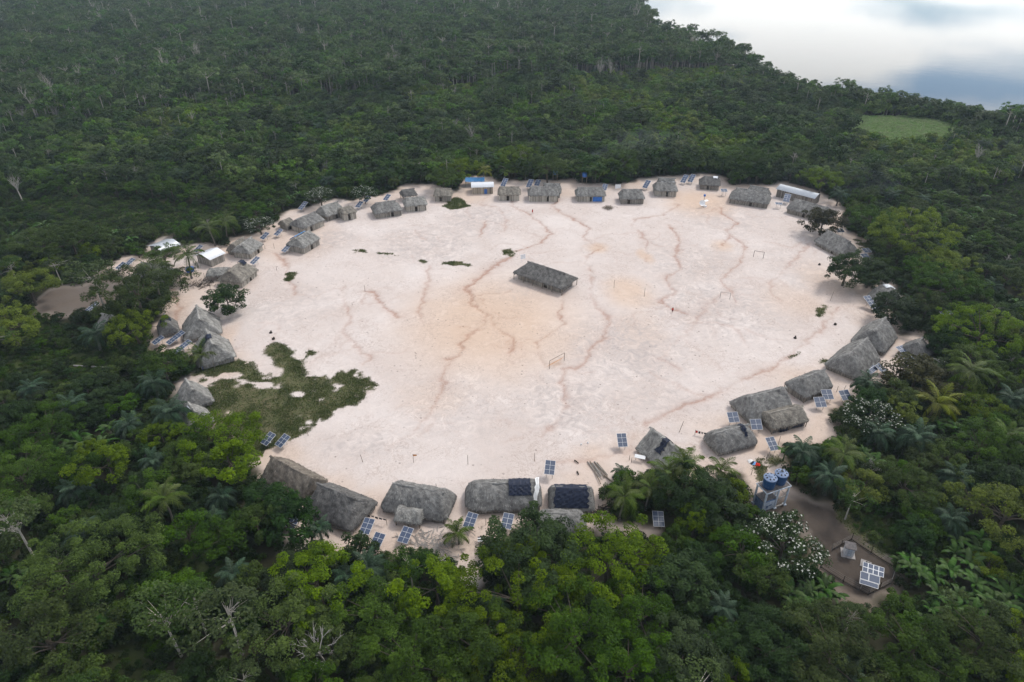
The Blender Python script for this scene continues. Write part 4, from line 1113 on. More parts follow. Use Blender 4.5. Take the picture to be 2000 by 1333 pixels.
# ------------------------------------------------------------------ water tower with its two tanks
q = G(1500, 985)
TWR = (q[0], q[1], gzs(q[0], q[1])); TA = R(22)
t = thing('water_tower', 'pale concrete water tower frame with a painted room at its base', 'tower', TWR, TA)
LANDMARKS.append(('water tower', q[0], q[1])); FOOT.append((q[0], q[1], 3.2, 2.4, TA))
mb = MB(); mb.box((0, 0, 2.35), (0.28, 0.28, 5.1)); mb.box((0, 0, 0.05), (0.6, 0.6, 0.5)); pm = mb.build('column', M['tower_paint'])
for x in (-2.5, 0.3, 2.7):
    for y in (-1.3, 1.3): obj('column', pm, t, (x, y, 0))
mb = MB(); mb.box((0.1, 0, 5.0), (5.7, 3.1, 0.22)); pf = obj('platform', mb.build('platform', M['tower_paint']), t)
mb = MB(); mb.box((0.1, 0, 5.125), (5.5, 2.9, 0.03), 0, 0.3); obj('deck', mb.build('deck', M['concrete_dark']), pf)
mb = MB()
for y in (-1.3, 1.3):
    mb.bar((0.3, y, 0.4), (2.7, y, 4.2), 0.10); mb.box((1.5, y, 2.5), (2.4, 0.16, 0.2)); mb.box((1.5, y, 0.25), (2.3, 0.2, 0.25))
mb.bar((2.7, -1.3, 2.5), (2.7, 1.3, 2.5), 0.14)
obj('brace', mb.build('brace', M['wood_grey']), t)
mb = MB(); mb.box((-1.1, 0, 1.2), (2.7, 2.44, 2.6)); rm = obj('room', mb.build('room', M['tower_blue']), t)
mb = MB(); mb.box((-1.1, 0, 2.58), (3.2, 2.3, 0.1)); obj('room_roof', mb.build('room_roof', M['concrete_dark']), rm)
mb = MB()
mb.box((-1.0, -1.25, 1.2), (2.3, 0.06, 2.1))
for k in range(8): mb.box((-2.05 + k * 0.3, -1.29, 1.2), (0.05, 0.03, 2.0))
obj('door', mb.build('door', M['tower_paint']), rm)
mb = MB(); mb.box((-1.6, -1.30, 1.0), (0.5, 0.03, 0.7)); mb.box((-0.9, -1.32, 1.3), (0.7, 0.03, 0.25)); obj('stain', mb.build('stain', M['tower_blue']), rm)
mb = MB(); mb.tube([(2.4, 1.5, 0), (2.4, 1.5, 5.2)], 0.05, 6); obj('pipe', mb.build('pipe', M['concrete']), t)
def tank(x, y, label):
    v = Vector((x, y, 0)); v.rotate(Euler((0, 0, TA)))
    o = thing('water_tank', label, 'water tank', (TWR[0] + v.x, TWR[1] + v.y, TWR[2] + 5.14), TA, 'blue water tanks on the tower')
    n = 28
    def lathe(prof, name, mat, par):
        V = [(r_ * math.cos(2 * math.pi * k / n), r_ * math.sin(2 * math.pi * k / n), z) for r_, z in prof for k in range(n)]
        F = [(i * n + k, i * n + (k + 1) % n, (i + 1) * n + (k + 1) % n, (i + 1) * n + k) for i in range(len(prof) - 1) for k in range(n)]
        F += [tuple(range(n - 1, -1, -1)), tuple((len(prof) - 1) * n + k for k in range(n))]
        m_ = MB(); m_.add(V, F); return obj(name, m_.build(name, M[mat], False), par)
    lathe([(1.06, 0), (1.10, 0.06), (1.13, 0.7), (1.17, 0.74), (1.13, 0.78), (1.16, 1.45), (1.2, 1.5), (1.18, 1.56), (1.19, 2.2)], 'body', 'tank_blue', o)
    ld = lathe([(1.26, 2.14), (1.28, 2.2), (1.22, 2.3), (0.9, 2.46), (0.45, 2.6), (0.40, 2.72), (0.34, 2.74), (0.2, 2.74)], 'lid', 'tank_lid', o)
    m_ = MB()
    for k in range(8):
        a = 2 * math.pi * k / 8
        c_, s_ = math.cos(a), math.sin(a)
        V = []
        for j in range(10):
            b = 2 * math.pi * j / 10
            rr = 0.86 + 0.17 * math.cos(b); tt = 0.16 * math.sin(b)
            V.append((rr * c_ - tt * s_, rr * s_ + tt * c_, 2.63 - 0.42 * (rr - 0.5) + 0.02))
        V += [(x_, y_, z_ - 0.06) for x_, y_, z_ in V]
        F = [tuple(range(10))] + [(j, 10 + j, 10 + (j + 1) % 10, (j + 1) % 10) for j in range(10)]
        m_.add(V, F)
    obj('recess', m_.build('recess', M['black']), ld)
    m_ = MB(); m_.tube([(0, 0, 2.72), (0, 0, 2.80)], 0.27, 12); obj('hatch', m_.build('hatch', M['tank_lid'] if x < 0 else M['black']), ld)
    return o
tank(-1.25, 0.0, 'blue water tank with pale spotted lid over the painted room of the tower')
tank(1.45, 0.15, 'blue water tank with a black hatch on the open end of the tower')

# pump cabinet, wellhead and fence in the yard
q = G(1655, 1083)
t = thing('pump_cabinet', 'small white metal pump cabinet with dark flat roof inside the fenced yard', 'cabinet', (q[0], q[1], gzs(q[0], q[1])), R(-18))
mb = MB(); mb.box((0, 0, 0.05), (2.3, 2.2, 0.2)); obj('slab', mb.build('slab', M['concrete']), t)
mb = MB(); mb.box((0, 0, 1.1), (1.5, 1.4, 1.9))
for k in range(7): mb.box((-0.66 + k * 0.22, -0.72, 1.1), (0.08, 0.05, 1.8), 0, 0.5)
obj('body', mb.build('body', M['zinc_white']), t)
mb = MB(); mb.box((0, 0, 2.1), (1.9, 1.8, 0.1)); obj('roof', mb.build('roof', M['concrete_dark']), t)
mb = MB(); mb.box((0, -0.76, 1.1), (0.7, 0.04, 1.5)); mb.box((0.25, -0.79, 1.1), (0.05, 0.04, 0.2)); obj('door', mb.build('door', M['tower_paint']), t)
LANDMARKS.append(('pump cabinet', q[0], q[1])); FOOT.append((q[0], q[1], 1.6, 1.6, 0))
q = G(1690, 1104)
t = thing('wellhead', 'square concrete wellhead with a dark pipe beside the split solar array', 'well', (q[0], q[1], gzs(q[0], q[1])), R(-30))
mb = MB(); mb.box((0, 0, 0.03), (1.7, 1.7, 0.25)); mb.box((0, 0, 0.19), (1.3, 1.3, 0.08), 0, 0.4); obj('slab', mb.build('slab', M['concrete']), t)
mb = MB(); mb.tube([(0, 0, 0.2), (0, 0, 0.75)], 0.14, 10); mb.tube([(0, 0, 0.7), (0.5, 0.1, 0.7)], 0.05, 6); obj('pipe', mb.build('pipe', M['black']), t)
fpts = [G(1624, 1076), G(1662, 1056), G(1700, 1082), G(1748, 1112), G(1738, 1142), G(1694, 1164), G(1646, 1138), G(1602, 1110), G(1612, 1090)]
t = thing('yard_fence', 'low dark post and rail fence round the pump yard', 'fence', (0, 0, 0))
for i, a in enumerate(fpts):
    b = fpts[(i + 1) % len(fpts)]
    d = math.dist(a[:2], b[:2]); n = max(1, int(d / 2.2))
    za, zb = gzs(*a[:2]), gzs(*b[:2])
    for k in range(n):
        f = k / n; x = a[0] + (b[0] - a[0]) * f; y = a[1] + (b[1] - a[1]) * f
        mb = MB(); lean = 0.12 * math.sin(i * 3 + k * 5); mb.tube([(0, 0, -0.3), (lean, lean * 0.6, 1.7 + 0.3 * math.sin(k * 4 + i))], [0.07, 0.055], 6)
        obj('post', mb.build('post', M['wood_dark' if (i + k) % 4 else 'wood_grey']), t, (x, y, za))
    if i != len(fpts) - 1:
        mb = MB(); mb.tube([(a[0], a[1], za + 0.25), ((a[0] + b[0]) / 2, (a[1] + b[1]) / 2, za + 0.2), (b[0], b[1], zb + 0.25)], 0.10, 6); obj('rail', mb.build('rail', M['wood_dark']), t)
        mb = MB()
        for h in (0.7, 1.15, 1.55): mb.tube([(a[0], a[1], za + h), (b[0], b[1], zb + h)], 0.015, 4)
        obj('wire', mb.build('wire', M['wood_grey']), t)

fc = Vector((sum(p[0] for p in fpts) / len(fpts), sum(p[1] for p in fpts) / len(fpts), 0.0))
for ch in t.children: ch.location = ch.location - fc
t.location = fc

# ------------------------------------------------------------------ goals, poles, people and small things
def goal(label, b1, b2, h, net=False, mat='wood'):
    a, b = Vector(G(*b1)), Vector(G(*b2))
    t = thing('football_goal', label, 'goal', (a.x, a.y, gzs(a.x, a.y)), 0, 'football goals on the sand')
    d = b - a
    for p in (Vector((0, 0, 0)), d):
        mb = MB(); mb.tube([(p.x, p.y, -0.3), (p.x, p.y, h)], 0.07, 6); obj('post', mb.build('post', M[mat]), t)
    mb = MB(); mb.tube([(0, 0, h), (d.x, d.y, h)], 0.06, 6); obj('crossbar', mb.build('crossbar', M[mat]), t)
    if net:
        mb = MB(); nrm = Vector((-d.y, d.x, 0)).normalized() * 0.9
        if nrm.y < 0: nrm = -nrm
        for k in range(9):
            p = d * (k / 8); mb.tube([(p.x, p.y, h * 0.55), (p.x + nrm.x, p.y + nrm.y, 0.1)], 0.012, 3)
        for k in range(6):
            f = k / 5; o_ = nrm * f; z = h * 0.55 * (1 - f) + 0.1 * f
            mb.tube([(o_.x, o_.y, z), (d.x + o_.x, d.y + o_.y, z)], 0.012, 3)
        obj('net', mb.build('net', M['net']), t)
goal('football goal with an orange net sagging behind it', (1073, 722), (1102, 706), 2.4, True)
goal('bare wooden football goal near the blackened-end hut', (1471, 503), (1490, 506), 2.2, mat='wood_dark')
goal('small pale football goal on the rutted side of the sand', (1406, 582), (1425, 585), 2.0, mat='wood_grey')
def pole(label, px, py, h, lean=(0, 0), r_=0.06, mat='wood', name='wooden_pole', group='poles standing on the sand'):
    q = G(px, py)
    mb = MB(); mb.tube([(0, 0, -0.3), (lean[0] * 0.5, lean[1] * 0.5, h / 2), (lean[0], lean[1], h)], [r_, r_ * 0.9, r_ * 0.75], 6)
    mb.tube([(lean[0], lean[1], h - 0.06), (lean[0] + 0.02, lean[1], h + 0.02)], r_ * 0.9, 6)
    t = obj(name, mb.build(name, M[mat]), None, (q[0], q[1], gzs(q[0], q[1])))
    tag(t, label, 'pole', group)
    return t
for a in (('volleyball pole on the orange sand court nearer the communal house', 1199, 563, 2.7), ('volleyball pole on the orange sand court, far side from the communal house', 1258, 580, 2.9),
          ('thin pole standing by the pale triangular stain on sand', 713, 569, 2.0), ('short pole beside the inner sand solar pair', 602, 851, 1.6), ('leaning pole on open sand above the lean-to hut', 709, 903, 2.0, (-0.3, 0)),
          ('straight pole on open sand above the oval hut', 914, 907, 2.4), ('straight pole above the lone solar array', 1044, 901, 2.2), ('slanted dark pole standing between the torn-tarp hut and the shaggy hut', 1326, 845, 2.8, (0.7, 0.3)),
          ('stub pole at the ridge end of the pale-ridged hut', 634, 942, 1.2), ('forked pole beside the lean-to hut ridge', 852, 952, 1.0), ('forked pole above the oval hut roof', 964, 942, 1.1),
          ('tall dark post beside the solar array near the water tower', 1519, 872, 2.8), ('dark stump post by the pole-walled hut', 1634, 765, 1.6), ('slanted stump post by the pole-walled hut', 1648, 762, 1.4, (0.3, 0.2)),
          ('thin pole standing near the long upright array', 1621, 588, 3.4, (0.4, 0)), ('tall pole with rope by the grass patch edge', 421, 725, 3.2), ('pole at the corner of the tarp-strip hut', 455, 693, 1.6, (-0.2, 0)),
          ('bent pole standing in the grass patch', 595, 730, 2.4, (-0.6, 0)), ('pale pole leaning at the silver-patched hut', 413, 798, 1.6, (-0.3, 0)), ('charred upright post by the open thatched shed', 404, 552, 3.2, (-0.3, 0)),
          ('thinner upright pole by the open thatched shed', 390, 562, 3.0, (-0.4, 0)), ('short fence pole left of the open thatched shed', 368, 560, 1.6), ('pole in front of the black-patched hut', 411, 564, 1.4),
          ('post near the new-roofed hut on the sand', 518, 487, 1.4), ('thin pole between new-roofed hut and blue tarp hut', 536, 486, 2.0), ('short pole on sand beside the erosion gully', 541, 529, 1.5),
          ('pole in the bare sand strip by the bushy palm', 600, 1068, 3.4), ('dark pole in the yard below the oval hut', 928, 1085, 1.9), ('dark post beside the dark solar array', 949, 1025, 1.7),
          ('short post by the torn-tarp hut', 1229, 899, 1.3), ('twin short post by the torn-tarp hut', 1233, 904, 1.4), ('lamp post beside the water tower laundry', 1495, 905, 2.6), ('stub post under the water tower', 1467, 928, 1.4)):
    pole(a[0], a[1], a[2], a[3], a[4] if len(a) > 4 else (0, 0))
q = G(808, 904)
t = thing('corner_flag', 'thin pole flying a small faded red flag', 'flag', (q[0], q[1], gzs(q[0], q[1])))
mb = MB(); mb.tube([(0, 0, -0.2), (0, 0, 2.3)], 0.045, 6); obj('pole', mb.build('pole', M['wood']), t)
mb = MB(); mb.add([(0, 0, 2.25), (0.75, 0.1, 2.15), (0.8, 0, 1.85), (0, 0, 1.75), (0, 0.02, 2.25), (0.75, 0.12, 2.15), (0.8, 0.02, 1.85), (0, 0.02, 1.75)], [(0, 1, 2, 3), (7, 6, 5, 4)]); obj('flag', mb.build('flag', M['net']), t)

def person(label, px, py, walk, shirt, legs, rz):
    q = G(px, py)
    t = thing('person', label, 'person', (q[0], q[1], gzs(q[0], q[1])), rz, 'people on the sand')
    P = {'pel': (0, 0, 0.92), 'chest': (0, 0.02, 1.28), 'neck': (0, 0.03, 1.47), 'head': (0, 0.05, 1.60), 'top': (0, 0.05, 1.70),
         'hl': (-0.1, 0, 0.88), 'kl': (-0.11, 0.14 * walk, 0.48), 'al': (-0.11, 0.05 * walk, 0.08), 'tl': (-0.11, 0.05 * walk + 0.15, 0.03),
         'hr': (0.1, 0, 0.88), 'kr': (0.11, -0.04 * walk, 0.48), 'ar': (0.11, -0.24 * walk, 0.1), 'tr': (0.11, -0.24 * walk + 0.14, 0.03),
         'sl': (-0.19, 0.02, 1.40), 'el': (-0.25, -0.06, 1.12), 'wl': (-0.25, 0.06, 0.88), 'fl': (-0.25, 0.1, 0.78),
         'sr': (0.19, 0.02, 1.40), 'er': (0.25, 0.02, 1.12), 'wr': (0.25, 0.12, 0.88), 'fr': (0.25, 0.16, 0.78)}
    E = [('pel', 'chest'), ('chest', 'neck'), ('neck', 'head'), ('head', 'top'), ('pel', 'hl'), ('hl', 'kl'), ('kl', 'al'), ('al', 'tl'), ('pel', 'hr'), ('hr', 'kr'), ('kr', 'ar'), ('ar', 'tr'),
         ('chest', 'sl'), ('sl', 'el'), ('el', 'wl'), ('wl', 'fl'), ('chest', 'sr'), ('sr', 'er'), ('er', 'wr'), ('wr', 'fr')]
    rad = {'pel': .15, 'chest': .16, 'neck': .06, 'head': .1, 'top': .08, 'h': .09, 'k': .06, 'a': .045, 't': .04, 's': .065, 'e': .045, 'w': .035, 'f': .03}
    keys = list(P); me = bpy.data.meshes.new('body')
    me.from_pydata([P[k] for k in keys], [(keys.index(a), keys.index(b)) for a, b in E], [])
    me.materials.append(M['skin'])
    o = obj('body', me, t)
    sk = o.modifiers.new('skin', 'SKIN'); ss = o.modifiers.new('sub', 'SUBSURF'); ss.levels = ss.render_levels = 1
    layer = me.skin_vertices[0] if me.skin_vertices else None
    if layer:
        for i, k in enumerate(keys):
            v = rad.get(k, rad.get(k[0])); layer.data[i].radius = (v, v); layer.data[i].use_root = (k == 'pel')
    mb = MB(); mb.tube([(0, 0, 0.86), (0, 0.0, 1.0), (0, 0.01, 1.2), (0, 0.02, 1.38), (0, 0.03, 1.46)], [0.2, 0.19, 0.22, 0.21, 0.1], 12); obj('shirt', mb.build('shirt', M[shirt], True), t)
    mb = MB()
    for s, k, a in ((-1, 'kl', 'al'), (1, 'kr', 'ar')): mb.tube([(s * 0.1, 0, 0.92), (P[k][0], P[k][1], 0.5)], [0.13, 0.10], 10)
    obj('shorts', mb.build('shorts', M[legs], True), t)
    mb = MB(); mb.tube([(0, 0.03, 1.58), (0, 0.03, 1.68), (0, 0.04, 1.74)], [0.115, 0.12, 0.05], 10); obj('hair', mb.build('hair', M['hair'], True), t)
person('person in red walking on the sand in front of the long pale-boarded hut', 1040, 417, 1.0, 'red', 'red', 0.6)
person('person in dark red standing on the rutted sand beyond the orange court', 1313, 611, 0.6, 'red', 'dark_cloth', -0.4)

# satellite dish post, drum, booths, canopies
q = G(1373, 404)
t = thing('satellite_dish', 'white satellite dish and flat antenna on a post near the very long hut', 'satellite dish', (q[0], q[1], gzs(q[0], q[1])), 0.4)
mb = MB(); mb.tube([(0, 0, -0.2), (0, 0, 4.2)], 0.09, 8); obj('post', mb.build('post', M['wood_grey']), t)
mb = MB(); n = 20; V = [(0, 0, 0)]
for r_, z in ((0.5, 0.08), (0.9, 0.28), (1.15, 0.46)):
    V += [(r_ * math.cos(k * 2 * math.pi / n), r_ * math.sin(k * 2 * math.pi / n), z) for k in range(n)]
F = [(0, 1 + k, 1 + (k + 1) % n) for k in range(n)] + [(1 + i * n + k, 1 + (i + 1) * n + k, 1 + (i + 1) * n + (k + 1) % n, 1 + i * n + (k + 1) % n) for i in range(2) for k in range(n)]
V2 = V + [(x, y, z - 0.04) for x, y, z in V]; F2 = F + [tuple(len(V) + k for k in reversed(f)) for f in F]
mb.add(V2, F2); obj('dish', mb.build('dish', M['white'], True), t, (-1.0, -0.3, 1.5), (R(50), R(-20), 0))
mb = MB(); mb.box((0, 0, 0), (1.9, 1.0, 0.08)); mb.box((0, 0, -0.07), (1.7, 0.1, 0.06)); obj('antenna_panel', mb.build('antenna_panel', M['white']), t, (1.4, 0.4, 2.0), (R(14), 0, 0.2))
mb = MB(); mb.tube([(0, 0, 4.1), (0, 0, 4.8)], 0.42, 12); obj('drum', mb.build('drum', M['blue_paint']), t)
mb = MB(); mb.box((0, 0, 0.3), (0.9, 0.7, 0.7)); mb.box((0, 0, 0.67), (1.0, 0.8, 0.06)); obj('equipment_box', mb.build('equipment_box', M['white']), t, (0.3, -0.9, 0))
LANDMARKS.append(('satellite dish', q[0], q[1])); FOOT.append((q[0], q[1], 2, 2, 0))
q = G(372, 530)
t = thing('water_drum', 'squat bright blue water drum at the foot of a coconut palm', 'water drum', (q[0], q[1], gzs(q[0], q[1])))
mb = MB(); mb.tube([(0, 0, -0.05), (0, 0, 0.5), (0, 0, 0.55), (0, 0, 1.25), (0, 0, 1.35)], [1.15, 1.2, 1.26, 1.22, 1.05], 18); obj('body', mb.build('body', M['blue_tarp']), t)
mb = MB(); mb.tube([(0, 0, 1.35), (0, 0, 1.5), (0, 0, 1.56)], [0.95, 0.7, 0.3], 18); obj('lid', mb.build('lid', M['blue_paint']), t)
for lab, px, py in (('blue tank stand behind the long pale-boarded hut', 1084, 355), ('blue tank stand behind the blue-fronted hut', 1141, 360)):
    q = G(px, py)
    t = thing('tank_stand', lab, 'tank stand', (q[0], q[1], gzs(q[0], q[1])), 0, 'blue tank stands')
    for x in (-0.9, 0.9):
        for y in (-0.7, 0.7):
            mb = MB(); mb.tube([(x, y, -0.2), (x, y, 3.0)], 0.07, 5); obj('leg', mb.build('leg', M['wood']), t)
    mb = MB(); mb.box((0, 0, 3.05), (2.2, 1.8, 0.1)); obj('deck', mb.build('deck', M['wood']), t)
    mb = MB(); mb.tube([(0, 0, 3.1), (0, 0, 4.6), (0, 0, 4.8)], [0.95, 1.0, 0.5], 14); obj('tank', mb.build('tank', M['blue_paint'], False), t)
    FOOT.append((q[0], q[1], 1.5, 1.5, 0))
# log pile: each log a thing
rg = random.Random(4)
for k in range(11):
    f = k / 10
    a = G(1148 + 18 * f + rg.uniform(-2, 2), 905 + rg.uniform(-3, 3)); b = G(1170 + 16 * f + rg.uniform(-3, 3), 928 + 6 * (1 - f) + rg.uniform(-5, 8) + (8 if k == 3 else 0))
    z = 0.12 + 0.16 * (k % 2); zz = gzs(a[0], a[1])
    mb = MB(); mb.tube([(a[0], a[1], zz + z), ((a[0] + b[0]) / 2, (a[1] + b[1]) / 2, zz + z + 0.03), (b[0], b[1], zz + z)], [0.11, 0.10, 0.085], 7)
    tag(obj('log', mb.build('log', M['wood_grey' if k % 3 else 'wood'])), 'weathered log in the loose pile on the sand by the lone solar array', 'log', 'logs in the loose pile')
for lab, p, q_, r_, mt in (('single thick log lying just below the log pile', (1180,930),(1200,946),0.16,'wood'), ('charred beam pointing at the coconut palms', (1160,1005),(1192,985),0.16,'wood_dark'),
      ('dark beam lying by the coconut palm fronds', (1180,957),(1196,950),0.15,'wood'), ('short dark stick lying above the log pile', (1122,900),(1130,906),0.14,'wood_dark'), ('dark stub of wood left of the log pile', (1127,922),(1130,928),0.16,'wood_dark'),
      ('long fallen pale trunk lying in the left scrub', (145,717),(222,722),0.22,'dead_wood'), ('bent pale branch in the left scrub', (215,715),(226,738),0.16,'dead_wood'), ('fallen timber on sand by the torn-tarp hut', (1255,890),(1288,925),0.12,'wood_grey')):
    a, b = G(*p), G(*q_); za = gzs(a[0], a[1])
    mb = MB(); mb.tube([(a[0], a[1], za + r_), ((a[0] + b[0]) / 2, (a[1] + b[1]) / 2, za + r_ * 1.4), (b[0], b[1], za + r_)], [r_, r_ * 0.95, r_ * 0.7], 7)
    tag(obj('log', mb.build('log', M[mt])), lab, 'log')
def heap(label, px, py, n, L0, spread, mat, name, cat, h=0.5):
    q = G(px, py); rg = random.Random(int(px)); mb = MB()
    for k in range(n):
        a = rg.uniform(0, 3.14); l = L0 * rg.uniform(0.4, 1.0); x, y = rg.gauss(0, spread), rg.gauss(0, spread * 0.6); z = rg.uniform(0.03, h)
        mb.tube([(x - math.cos(a) * l / 2, y - math.sin(a) * l / 2, max(0.03, z + rg.uniform(-.1, .1))), (x + math.cos(a) * l / 2, y + math.sin(a) * l / 2, max(0.03, z + rg.uniform(-.1, .2)))], rg.uniform(0.03, 0.07), 5)
    o = obj(name, mb.build(name, M[mat]), None, (q[0], q[1], gzs(q[0], q[1])))
    tag(o, label, cat)
heap('heap of brown branches on the sand below the dark-walled hut', 1187, 408, 70, 2.4, 1.0, 'wood', 'branch_heap', 'branch heap', 0.8)
heap('dark litter of sticks in front of the open thatched shed', 395, 556, 90, 2.2, 2.2, 'wood_dark', 'stick_litter', 'sticks', 0.3)
heap('grey ash and palm litter in the yard below the small pale shelter', 850, 1062, 240, 1.8, 2.6, 'dead_wood', 'ash_litter', 'litter', 0.35)
heap('dark litter of burnt wood beside the black-tarp hut', 1180, 1000, 60, 2.0, 1.2, 'wood_dark', 'burnt_wood', 'burnt wood', 0.5)
heap('pale bleached litter on the dirt by the dark bush', 870, 1100, 120, 1.0, 1.3, 'rubble', 'bleached_litter', 'litter', 0.2)
# clotheslines
def clothesline(label, p1, p2, mats, h=1.5):
    a, b = G(*p1), G(*p2); t = thing('clothesline', label, 'clothesline', (a[0], a[1], gzs(a[0], a[1])))
    d = (b[0] - a[0], b[1] - a[1])
    for x, y in ((0, 0), d):
        mb = MB(); mb.tube([(x, y, -0.2), (x, y, h + 0.1)], 0.05, 6); obj('post', mb.build('post', M['wood']), t)
    mb = MB(); mb.tube([(0, 0, h), (d[0] / 2, d[1] / 2, h - 0.12), (d[0], d[1], h)], 0.02, 4); obj('line', mb.build('line', M['wood_grey']), t)
    n = len(mats); rg = random.Random(n)
    for k in range(n):
        f = (k + 0.5) / n; w_ = 0.7 / n; hh = rg.uniform(0.35, 0.75)
        x0, y0, x1, y1 = d[0] * (f - w_ / 2), d[1] * (f - w_ / 2), d[0] * (f + w_ / 2), d[1] * (f + w_ / 2)
        mb = MB(); mb.add([(x0, y0, h - 0.06), (x1, y1, h - 0.06), (x1, y1 + .04, h - 0.06 - hh), (x0, y0 + .06, h - 0.06 - hh * 0.9), (x0, y0 + .03, h - 0.06), (x1, y1 + .03, h - 0.06), (x1, y1 + .07, h - 0.06 - hh), (x0, y0 + .09, h - 0.06 - hh * 0.9)],
                          [(0, 1, 2, 3), (7, 6, 5, 4), (0, 3, 7, 4), (1, 5, 6, 2)])
        obj('cloth', mb.build('cloth', M[mats[k]]), t)
clothesline('line of dark bundles strung from the corner of the clothesline hut', (702, 1012), (756, 1026), ['dark_cloth'] * 7)
clothesline('short line with one red and several dark cloths beside the shaggy hut', (1357, 849), (1389, 857), ['red', 'dark_cloth', 'wood_grey', 'dark_cloth', 'black', 'dark_cloth'], 1.2)
# laundry heap: each piece
for k, (px, py, mt, lab) in enumerate(((1466, 902, 'white_sheet', 'white washing in the laundry heap near the water tower'), (1473, 906, 'sky_tarp', 'pale blue washing in the laundry heap near the water tower'), (1479, 908, 'red', 'red washing in the laundry heap near the water tower'), (1470, 905, 'dark_cloth', 'dark washing in the laundry heap near the water tower'))):
    q = G(px, py); mb = MB(); V = []; rg = random.Random(k)
    for i in range(6):
        for j in range(6):
            r_ = math.hypot(i - 2.5, j - 2.5)
            V.append(((i - 2.5) * 0.22, (j - 2.5) * 0.2, max(0.02, 0.42 - 0.12 * r_ + rg.uniform(-.08, .08))))
    F = [(i * 6 + j, (i + 1) * 6 + j, (i + 1) * 6 + j + 1, i * 6 + j + 1) for i in range(5) for j in range(5)]
    mb.add(V, F); tag(obj('washing', mb.build('washing', M[mt], True), None, (q[0], q[1], gzs(q[0], q[1]))), lab, 'laundry')
# table and board
q = G(945, 1058)
t = thing('wash_table', 'white slatted wash table under the large dark tree', 'table', (q[0], q[1], gzs(q[0], q[1])), 0.05)
for k in range(4):
    mb = MB(); mb.box((0, 0, 0.8), (2.2, 0.22, 0.06)); obj('slat', mb.build('slat', M['white'] if k % 2 == 0 else M['dark_cloth']), t, (0, -0.45 + 0.3 * k, 0))
for x in (-0.9, 0.9):
    for y in (-0.4, 0.4):
        mb = MB(); mb.tube([(x, y, -0.1), (x, y, 0.78)], 0.05, 5); obj('leg', mb.build('leg', M['wood']), t)
q = G(1250, 893, 1.0)
mb = MB(); mb.box((0, 0, 0), (2.2, 0.9, 0.05)); mb.box((0, 0, -0.05), (2.0, 0.08, 0.06)); t = thing('board_table', 'white board on trestles at the corner of the torn-tarp hut', 'table', (q[0], q[1], gzs(q[0], q[1])), -0.3)
obj('board', mb.build('board', M['white']), t, (0, 0, 1.1), (R(12), 0, 0))
for x in (-0.8, 0.8):
    mb = MB(); mb.tube([(x, 0, -0.1), (x, 0, 1.05)], 0.05, 5); obj('leg', mb.build('leg', M['wood']), t)
q = G(1207, 372); mb = MB(); mb.box((0, 0, 1.5), (2.4, 0.06, 1.6)); mb.box((-0.9, 0.06, 1.2), (0.08, 0.06, 2.6)); mb.box((0.9, 0.06, 1.2), (0.08, 0.06, 2.6))
tag(obj('notice_board', mb.build('notice_board', M['white']), None, (q[0], q[1], gzs(q[0], q[1])), (R(-12), 0, 0.15)), 'white board on two posts at the corner of the dark-walled hut', 'board')
q = G(1020, 519); mb = MB(); mb.box((0, 0, 1.7), (1.8, 0.05, 1.5)); mb.box((-0.7, 0.05, 1.2), (0.08, 0.05, 2.4)); mb.box((0.7, 0.05, 1.2), (0.08, 0.05, 2.4))
tag(obj('notice_board', mb.build('notice_board', M['white']), None, (q[0] + 0.4, q[1] + 3.0, gzs(q[0], q[1])), (R(-8), 0, 0.5)), 'white board standing at the back corner of the communal house', 'board')
for k, (px, py) in enumerate(((1135, 869), (1148, 866))):
    q = G(px, py); mb = MB(); mb.tube([(0, 0, 0), (0.02, 0, 0.22), (0.03, 0, 0.34)], [0.17, 0.2, 0.1], 9); mb.tube([(0.02, 0, 0.3), (0.03, 0, 0.42)], 0.05, 6)
    tag(obj('jug', mb.build('jug', M['white']), None, (q[0], q[1], gzs(q[0], q[1]))), 'white plastic jug lying on open sand above the lone solar array', 'jug', 'white jugs on the sand')
for lab, px, py in (('charred stump lying on sand beyond the tall gabled hut', 1553, 660), ('small dark stump on the right side of the sand', 1631, 634), ('dark clod beside the green tuft by the grass patch', 534, 662), ('dark clod at the gully end near the tarp-strip hut', 529, 650), ('mound of dark leaves by the blackened-end hut', 1600, 518)):
    q = G(px, py); mb = MB(); rg = random.Random(px)
    mb.tube([(0, 0, -0.1), (0.08, 0.03, 0.25), (0.2, 0.02, 0.5), (0.35, 0, 0.6)], [0.45, 0.38, 0.26, 0.1], 8); mb.tube([(0, 0, 0.1), (-0.5, 0.1, 0.35)], [0.12, 0.06], 5)
    tag(obj('stump', mb.build('stump', M['wood_dark']), None, (q[0], q[1], gzs(q[0], q[1])), (0, 0, px)), lab, 'stump')

